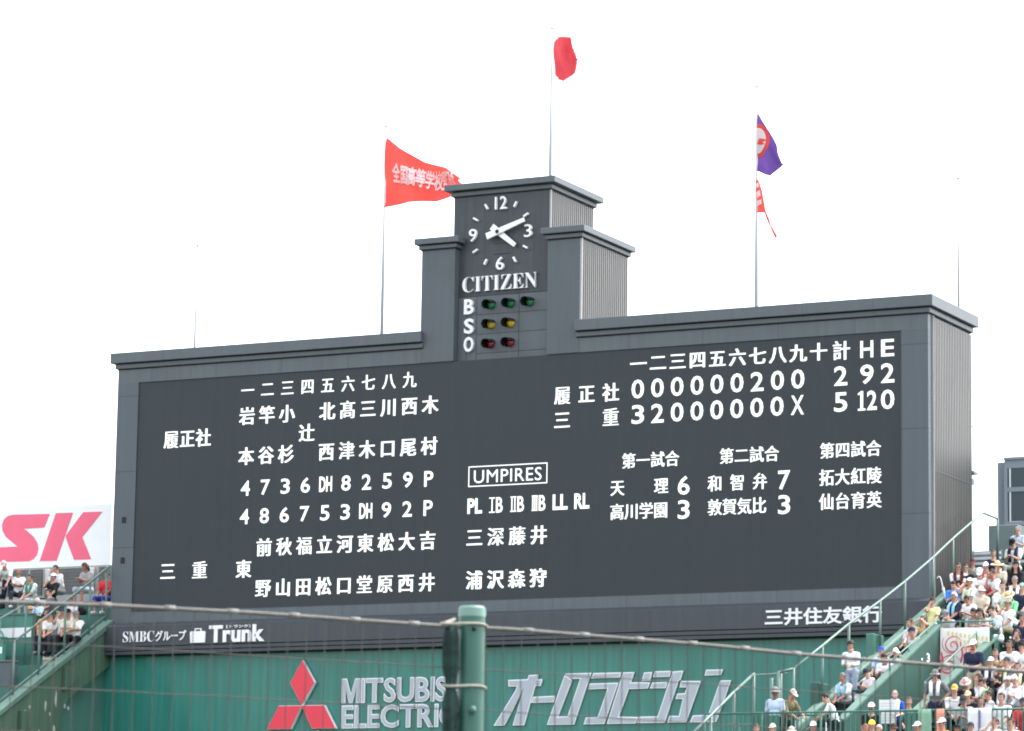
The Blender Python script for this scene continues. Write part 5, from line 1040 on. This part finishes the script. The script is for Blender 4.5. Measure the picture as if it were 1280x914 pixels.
for sg in (1, -1): ball(bm, (0.031*sg, -0.092, 0.004), (0.025, 0.006, 0.016), 10, 6); cap_(bm, (0.05*sg, -0.088, 0.008), (0.08*sg, 0.0, 0.004), 0.004, 0.004, 6)
HEADS['glasses'] = bm_mesh(bm)
PAL = dict(white=(0.72, 0.72, 0.73), black=(0.016, 0.016, 0.019), sage=(0.19, 0.20, 0.165), jersey=(0.62, 0.60, 0.62), navy=(0.022, 0.028, 0.06), cream=(0.62, 0.58, 0.47), charc=(0.045, 0.047, 0.055), ltblue=(0.50, 0.60, 0.74),
           green=(0.22, 0.58, 0.30), ice=(0.56, 0.64, 0.72), beige=(0.56, 0.48, 0.39), blue=(0.04, 0.22, 0.62), ltgrey=(0.34, 0.34, 0.345), slate=(0.13, 0.135, 0.15), khaki=(0.20, 0.145, 0.06), orange=(0.75, 0.24, 0.05), pale=(0.66, 0.58, 0.60),
           royal=(0.03, 0.08, 0.42), green2=(0.07, 0.2, 0.14), lemon=(0.66, 0.64, 0.33), gold=(0.46, 0.32, 0.14), bluewhite=(0.46, 0.62, 0.80), teal=(0.60, 0.68, 0.65), red=(0.62, 0.035, 0.045), olive=(0.17, 0.155, 0.085), stone=(0.46, 0.44, 0.38), grey=(0.2, 0.2, 0.2),
           khakip=(0.44, 0.38, 0.27), denim=(0.30, 0.35, 0.46), denimlt=(0.42, 0.46, 0.52), plum=(0.22, 0.09, 0.14), camo=(0.26, 0.26, 0.20), maroon=(0.10, 0.02, 0.025), mint=(0.28, 0.66, 0.50), pink=(0.72, 0.46, 0.46), straw=(0.62, 0.49, 0.28), strawd=(0.50, 0.33, 0.15), mustard=(0.60, 0.36, 0.10), yellow=(0.74, 0.58, 0.06), peach=(0.66, 0.30, 0.20), check=(0.22, 0.38, 0.27), brn=(0.055, 0.032, 0.022), blk=(0.012, 0.011, 0.011), whitehair=(0.60, 0.57, 0.50), greyhair=(0.17, 0.165, 0.16), ginger=(0.22, 0.08, 0.05), towelblue=(0.30, 0.56, 0.74), lime=(0.36, 0.60, 0.28), towelyellow=(0.70, 0.69, 0.44))
def pm(n): return mat('cloth_' + n, PAL[n], 0.85, 0.08, 6, bump=0.25, bscale=18, spec=0.2)
def hm_(n): return mat('hair_' + n, PAL[n], 0.6, 0.25, 30, bump=0.5, bscale=60, spec=0.3)
SKIN = {'s1': (0.60, 0.38, 0.30), 's2': (0.50, 0.285, 0.21), 's3': (0.41, 0.20, 0.14), 's4': (0.16, 0.085, 0.06)}
def sm(n): return mat('skin_' + n, SKIN[n], 0.55, 0.06, 6)
M_EYE = mat('eye_dark', (0.02, 0.015, 0.012), 0.3); M_LIP = mat('lip', (0.28, 0.10, 0.085), 0.5)
POSES = {}
def add_part(root, name, mesh, m, mtx=None):
    if not mesh.materials: mesh.materials.append(m)
    o = bpy.data.objects.new(name, mesh); link(o, root)
    if mtx is not None: o.matrix_local = mtx
    o.material_slots[0].link = 'OBJECT'; o.material_slots[0].material = m; return o
TW = {}
def towel_mesh(J, key):
    """cloth strip lying round the neck with both ends hanging on the chest"""
    if key in TW: return TW[key]
    bm = nb(); N_, d = J['neck'], J['d']; fw = Vector((0, -d.z, d.y)); 
    for sg in (1, -1):
        pts = [N_ + Vector((0, 0.095, 0.0)) , N_ + Vector((0.075*sg, 0.05, 0.02)), N_ + Vector((0.10*sg, -0.05, 0.0)), N_ + Vector((0.09*sg, 0, 0)) + fw*0.145 - d*0.10, N_ + Vector((0.085*sg, 0, 0)) + fw*0.165 - d*0.24, N_ + Vector((0.08*sg, 0, 0)) + fw*0.165 - d*0.36]
        prev = None
        for i, p in enumerate(pts):
            w = Vector((0.045, 0, 0)) if i > 1 else (Vector((0.02*sg, 0, 0.045)))
            q = [bm.verts.new(p - w + fw*0.012), bm.verts.new(p + w + fw*0.012), bm.verts.new(p + w - fw*0.012), bm.verts.new(p - w - fw*0.012)]
            if prev:
                for k in range(4): bm.faces.new((prev[k], prev[(k+1) % 4], q[(k+1) % 4], q[k]))
            prev = q
        bm.faces.new(prev)
    TW[key] = bm_mesh(bm); return TW[key]
def person(x, y, z, s, kind, yaw, head, hc, sh, pa, sk, label):
    if kind not in POSES: POSES[kind] = build_pose(kind)
    T = POSES[kind]; HM = T['HM']
    left = x < 0
    t = empty('person', (x, y, z), label, 'person', 'spectators on the left stand' if left else 'spectators on the right stand')
    t.rotation_euler = (0, 0, R(yaw + rng.uniform(-6, 6))); t.scale = (s*rng.uniform(0.94, 1.08), s, s)
    add_part(t, 'body', T['body'], sm(sk))
    long_ = sh in ('charc', 'sage') or 'jacket' in label or 'hood' in label or 'pullover' in label
    add_part(t, 'shirt', T['long_shirt' if long_ else 'shirt'], pm(sh))
    shorts = 'shorts' in label or 'bare' in label or (pa in ('white',) and rng.random() < 0.6)
    add_part(t, 'shorts' if shorts else 'trousers', T['shorts' if shorts else 'trousers'], pm(pa))
    add_part(t, 'shoe', T['shoe'], pm(rng.choice(('white', 'black', 'grey', 'navy'))))
    add_part(t, 'eyes', HEADS['eyes'], M_EYE, HM); add_part(t, 'mouth', HEADS['mouth'], M_LIP, HM)
    if head in ('short', 'long', 'curly'): add_part(t, 'hair', HEADS[{'short': 'hair', 'long': 'longhair', 'curly': 'curlyhair'}[head]], hm_(hc), HM)
    elif head == 'bald': add_part(t, 'hair', HEADS['sidehair'], hm_('greyhair'), HM)
    else:
        if head != 'hood': add_part(t, 'hair', HEADS['hair'], hm_(rng.choice(('blk', 'brn', 'blk', 'greyhair'))), HM @ Matrix.Diagonal((1, 1, 0.93, 1)))
        add_part(t, {'cap': 'cap', 'bucket': 'hat', 'straw': 'straw_hat', 'towelcap': 'head_towel', 'hood': 'hood'}[head], HEADS[head], pm(hc), HM)
    if 'mask' in label: add_part(t, 'face_mask', HEADS['face_mask'], pm('black' if 'black mask' in label else 'white'), HM)
    if 'sunglasses' in label: add_part(t, 'glasses', HEADS['glasses'], M_EYE, HM)
    tw = None
    for k, c in (('white towel hanging', 'white'), ('white towel over the shoulders', 'white'), ('blue towel', 'towelblue'), ('green towel', 'green'), ('lime green', 'lime'), ('yellow towel', 'towelyellow'), ('yellow striped', 'towelyellow'), ('green vest', 'green2'), ('strap', 'navy'), ('tie ', 'maroon'), ('red front', 'red'), ('grey vest', 'grey'), ('white collar', 'white'), ('white jersey', 'white')):
        if k in label: tw = c; break
    if tw: add_part(t, 'towel' if 'towel' in label else 'scarf', towel_mesh(T['J'], kind), pm(tw))
    return t
for row in PEOPLE: person(*row)

# things the spectators carry or set down
def thing(name, x, y, z, label, cat, parts, yaw=0):
    t = empty(name, (x, y, z), label, cat); t.rotation_euler = (0, 0, R(yaw))
    for n, bm, m in parts: obj(n, bm, m, t)
    return t
bm = nb(); ball(bm, (0, 0, 0.25), (0.17, 0.11, 0.26), 14, 10); bm2 = nb(); tube(bm2, [(0.08, -0.1, 0.1), (0.12, -0.13, 0.25), (0.08, -0.08, 0.45)], 0.018, 6); tube(bm2, [(-0.08, -0.1, 0.1), (-0.12, -0.13, 0.25), (-0.08, -0.08, 0.45)], 0.018, 6); bm3 = nb(); ball(bm3, (0, -0.08, 0.17), (0.12, 0.07, 0.11), 12, 8)
thing('backpack', 27.62, -0.40, 14.49, 'black backpack left of the man in sunglasses and tie', 'backpack', (('bag', bm, pm('black')), ('strap', bm2, pm('charc')), ('pocket', bm3, pm('charc'))), 10)
bm = nb(); pts = [(0, 0, 0.0), (0, 0, 0.62), (0.0, 0, 0.72), (-0.03, 0, 0.78), (-0.08, 0, 0.78), (-0.10, 0, 0.74)]; tube(bm, pts, 0.014, 8); bm2 = nb(); tube(bm2, [(0, 0, 0.05), (0, 0, 0.45)], 0.018, 10, True, 0.04)
u = thing('umbrella', 27.55, -0.55, 14.62, 'furled white umbrella with a curly handle leaning by the black backpack', 'umbrella', (('handle', bm, M_WHITE), ('canopy', bm2, pm('white')))); u.rotation_euler = (0, R(-14), 0)
bm = nb(); ball(bm, (0, 0, 0.20), (0.20, 0.14, 0.22), 14, 10); bm2 = nb(); ball(bm2, (0, -0.13, 0.2), (0.03, 0.015, 0.05), 8, 6); bm3 = nb(); tube(bm3, [(-0.05, 0, 0.4), (-0.05, 0, 0.47), (0.05, 0, 0.47), (0.05, 0, 0.4)], 0.012, 6)
thing('backpack', 32.28, -10.45, 10.35, 'dark grey backpack with a yellow badge behind the lime green towel', 'backpack', (('bag', bm, pm('charc')), ('badge', bm2, pm('yellow')), ('handle', bm3, pm('black'))))
def cooler(x, y, z, w, h, m1, m2, label):
    a = bev(bbox(-w/2, w/2, -0.14, 0.14, 0, h), 0.015); b = bev(bbox(-w/2 - 0.008, w/2 + 0.008, -0.15, 0.15, h + 0.001, h + 0.05), 0.012); c = nb(); tube(c, [(-w*0.35, -0.152, h + 0.01), (-w*0.35, -0.17, h*0.75), (w*0.35, -0.17, h*0.75), (w*0.35, -0.152, h + 0.01)], 0.010, 6)
    return thing('cooler_box', x, y, z, label, 'cooler box', (('body', a, m1), ('lid', b, m2), ('handle', c, M_WHITE)))
cooler(-1.72, -1.95, 13.35, 0.36, 0.30, mat('khaki_plastic', (0.28, 0.27, 0.17), 0.6), pm('black'), 'khaki cooler box at the feet of the white clad four')
cooler(-1.25, -1.95, 13.35, 0.34, 0.27, mat('rust_plastic', (0.32, 0.12, 0.055), 0.6), pm('charc'), 'rust brown cooler box at the feet of the white clad four')
cooler(-3.35, 1.05, 15.05, 0.42, 0.30, mat('cream_plastic', (0.40, 0.38, 0.27), 0.6), pm('cream'), 'cream cooler box beside the bare legged woman on the left stand')
for x, y, z, c, lab in ((-3.85, 0.95, 15.05, 'orange', 'orange bag right of the small child on the left stand'), (-3.0, 1.6, 15.3, 'black', 'black bag beside the bare legged woman')):
    bm = nb(); ball(bm, (0, 0, 0.13), (0.2, 0.12, 0.15), 12, 8); bm2 = nb(); tube(bm2, [(-0.1, 0, 0.22), (-0.07, 0, 0.34), (0.07, 0, 0.34), (0.1, 0, 0.22)], 0.012, 6)
    thing('bag', x, y, z, lab, 'bag', (('pouch', bm, pm(c)), ('handle', bm2, pm('charc'))))
bm = nb(); tube(bm, [(0, 0, 0), (0, 0, 0.12), (0, 0, 0.5), (0, 0, 0.85)], 0.125, 14, True, 0.015); bm2 = nb(); tube(bm2, [(0, 0, 0.8), (0, 0, 1.0)], 0.012, 8)
thing('parasol', 29.0, -13.35, 9.45, 'folded white parasol standing in front of the fence near the stair foot', 'parasol', (('canopy', bm, pm('white')), ('tip', bm2, M_WHITE)))
bm = bev(bbox(-0.21, 0.21, -0.004, 0.004, 0, 0.58), 0.002); bm2 = nb()
for k in range(7): box(bm2, -0.17, 0.17, -0.0065, -0.0045, 0.07 + 0.07*k, 0.078 + 0.07*k)
thing('score_sheet', 30.32, -12.60, 10.45, 'white paper score sheet held above the fence by the black masked person', 'paper', (('sheet', bm, pm('white')), ('ruling', bm2, pm('ltgrey'))), 12)
bm = nb(); rows_ = []
for i in range(13):
    x = -0.3 + 0.05*i; rows_.append([bm.verts.new((x, -0.035 - 0.012*math.sin(i*1.4), -0.62 + 0.01*math.sin(i*2))), bm.verts.new((x, -0.05 - 0.008*math.sin(i*1.4 + 1), -0.1)), bm.verts.new((x, -0.036, 0.03)), bm.verts.new((x, 0.036, 0.03)), bm.verts.new((x, 0.04, -0.3))])
for a, b in zip(rows_, rows_[1:]):
    for k in range(4): bm.faces.new((a[k], b[k], b[k+1], a[k+1]))
for nm, x, c, sx, lab in (('towel', 32.85, 'white', 1.0, 'white towel with purple stripe hung over the fence rail'), ('towel', 30.05, 'white', 0.0, ''), ('towel', 31.85, 'peach', 0.34, 'narrow orange towel hung over the fence rail'), ('towel', 31.45, 'check', 0.55, 'green checked towel hung over the fence rail left of the orange one')):
    if not lab: continue
    b2 = bm.copy(); bmesh.ops.scale(b2, vec=(sx, 1, 1), verts=b2.verts); o = obj(nm, b2, pm(c), None, True); o.location = (x, -13.0, 10.73); tag(o, lab, 'towel', 'towels on the fence')
    if c == 'white':
        b3 = nb(); box(b3, -0.03, 0.03, -0.075, -0.068, -0.6, -0.02); obj('stripe', b3, mat('stripe_purple', (0.22, 0.2, 0.42), 0.8), o)
bm.free()
bm = nb(); tube(bm, [(0, 0, 0), (0, 0, 0.15)], 0.028, 10, True, 0.038); bm2 = nb(); tube(bm2, [(0, 0, 0.151), (0, 0, 0.16)], 0.041, 10)
thing('paper_cup', -3.93, 1.10, 16.42, 'white paper cup at the mouth of the black tee drinker', 'cup', (('cup', bm, M_WHITE), ('lid', bm2, pm('ltgrey'))))
bm = nb(); tube(bm, [(0, 0, 0), (0, 0, 0.14), (0, 0, 0.2)], 0.034, 10, True, 0.018); bm2 = nb(); tube(bm2, [(0, 0, 0.2), (0, 0, 0.225)], 0.016, 10)
b_ = thing('bottle', 33.22, -14.12, 10.15, 'cream drink bottle tipped to the mouth of the man below the fence', 'bottle', (('bottle', bm, pm('cream')), ('bottle_cap', bm2, pm('white')))); b_.rotation_euler = (0, R(70), 0)
bm = bev(bbox(-0.075, 0.075, -0.06, 0.06, -0.05, 0.05), 0.01); bm2 = nb(); tube(bm2, [(0, -0.06, 0), (0, -0.13, 0)], 0.035, 12)
CAMERA_AT = None
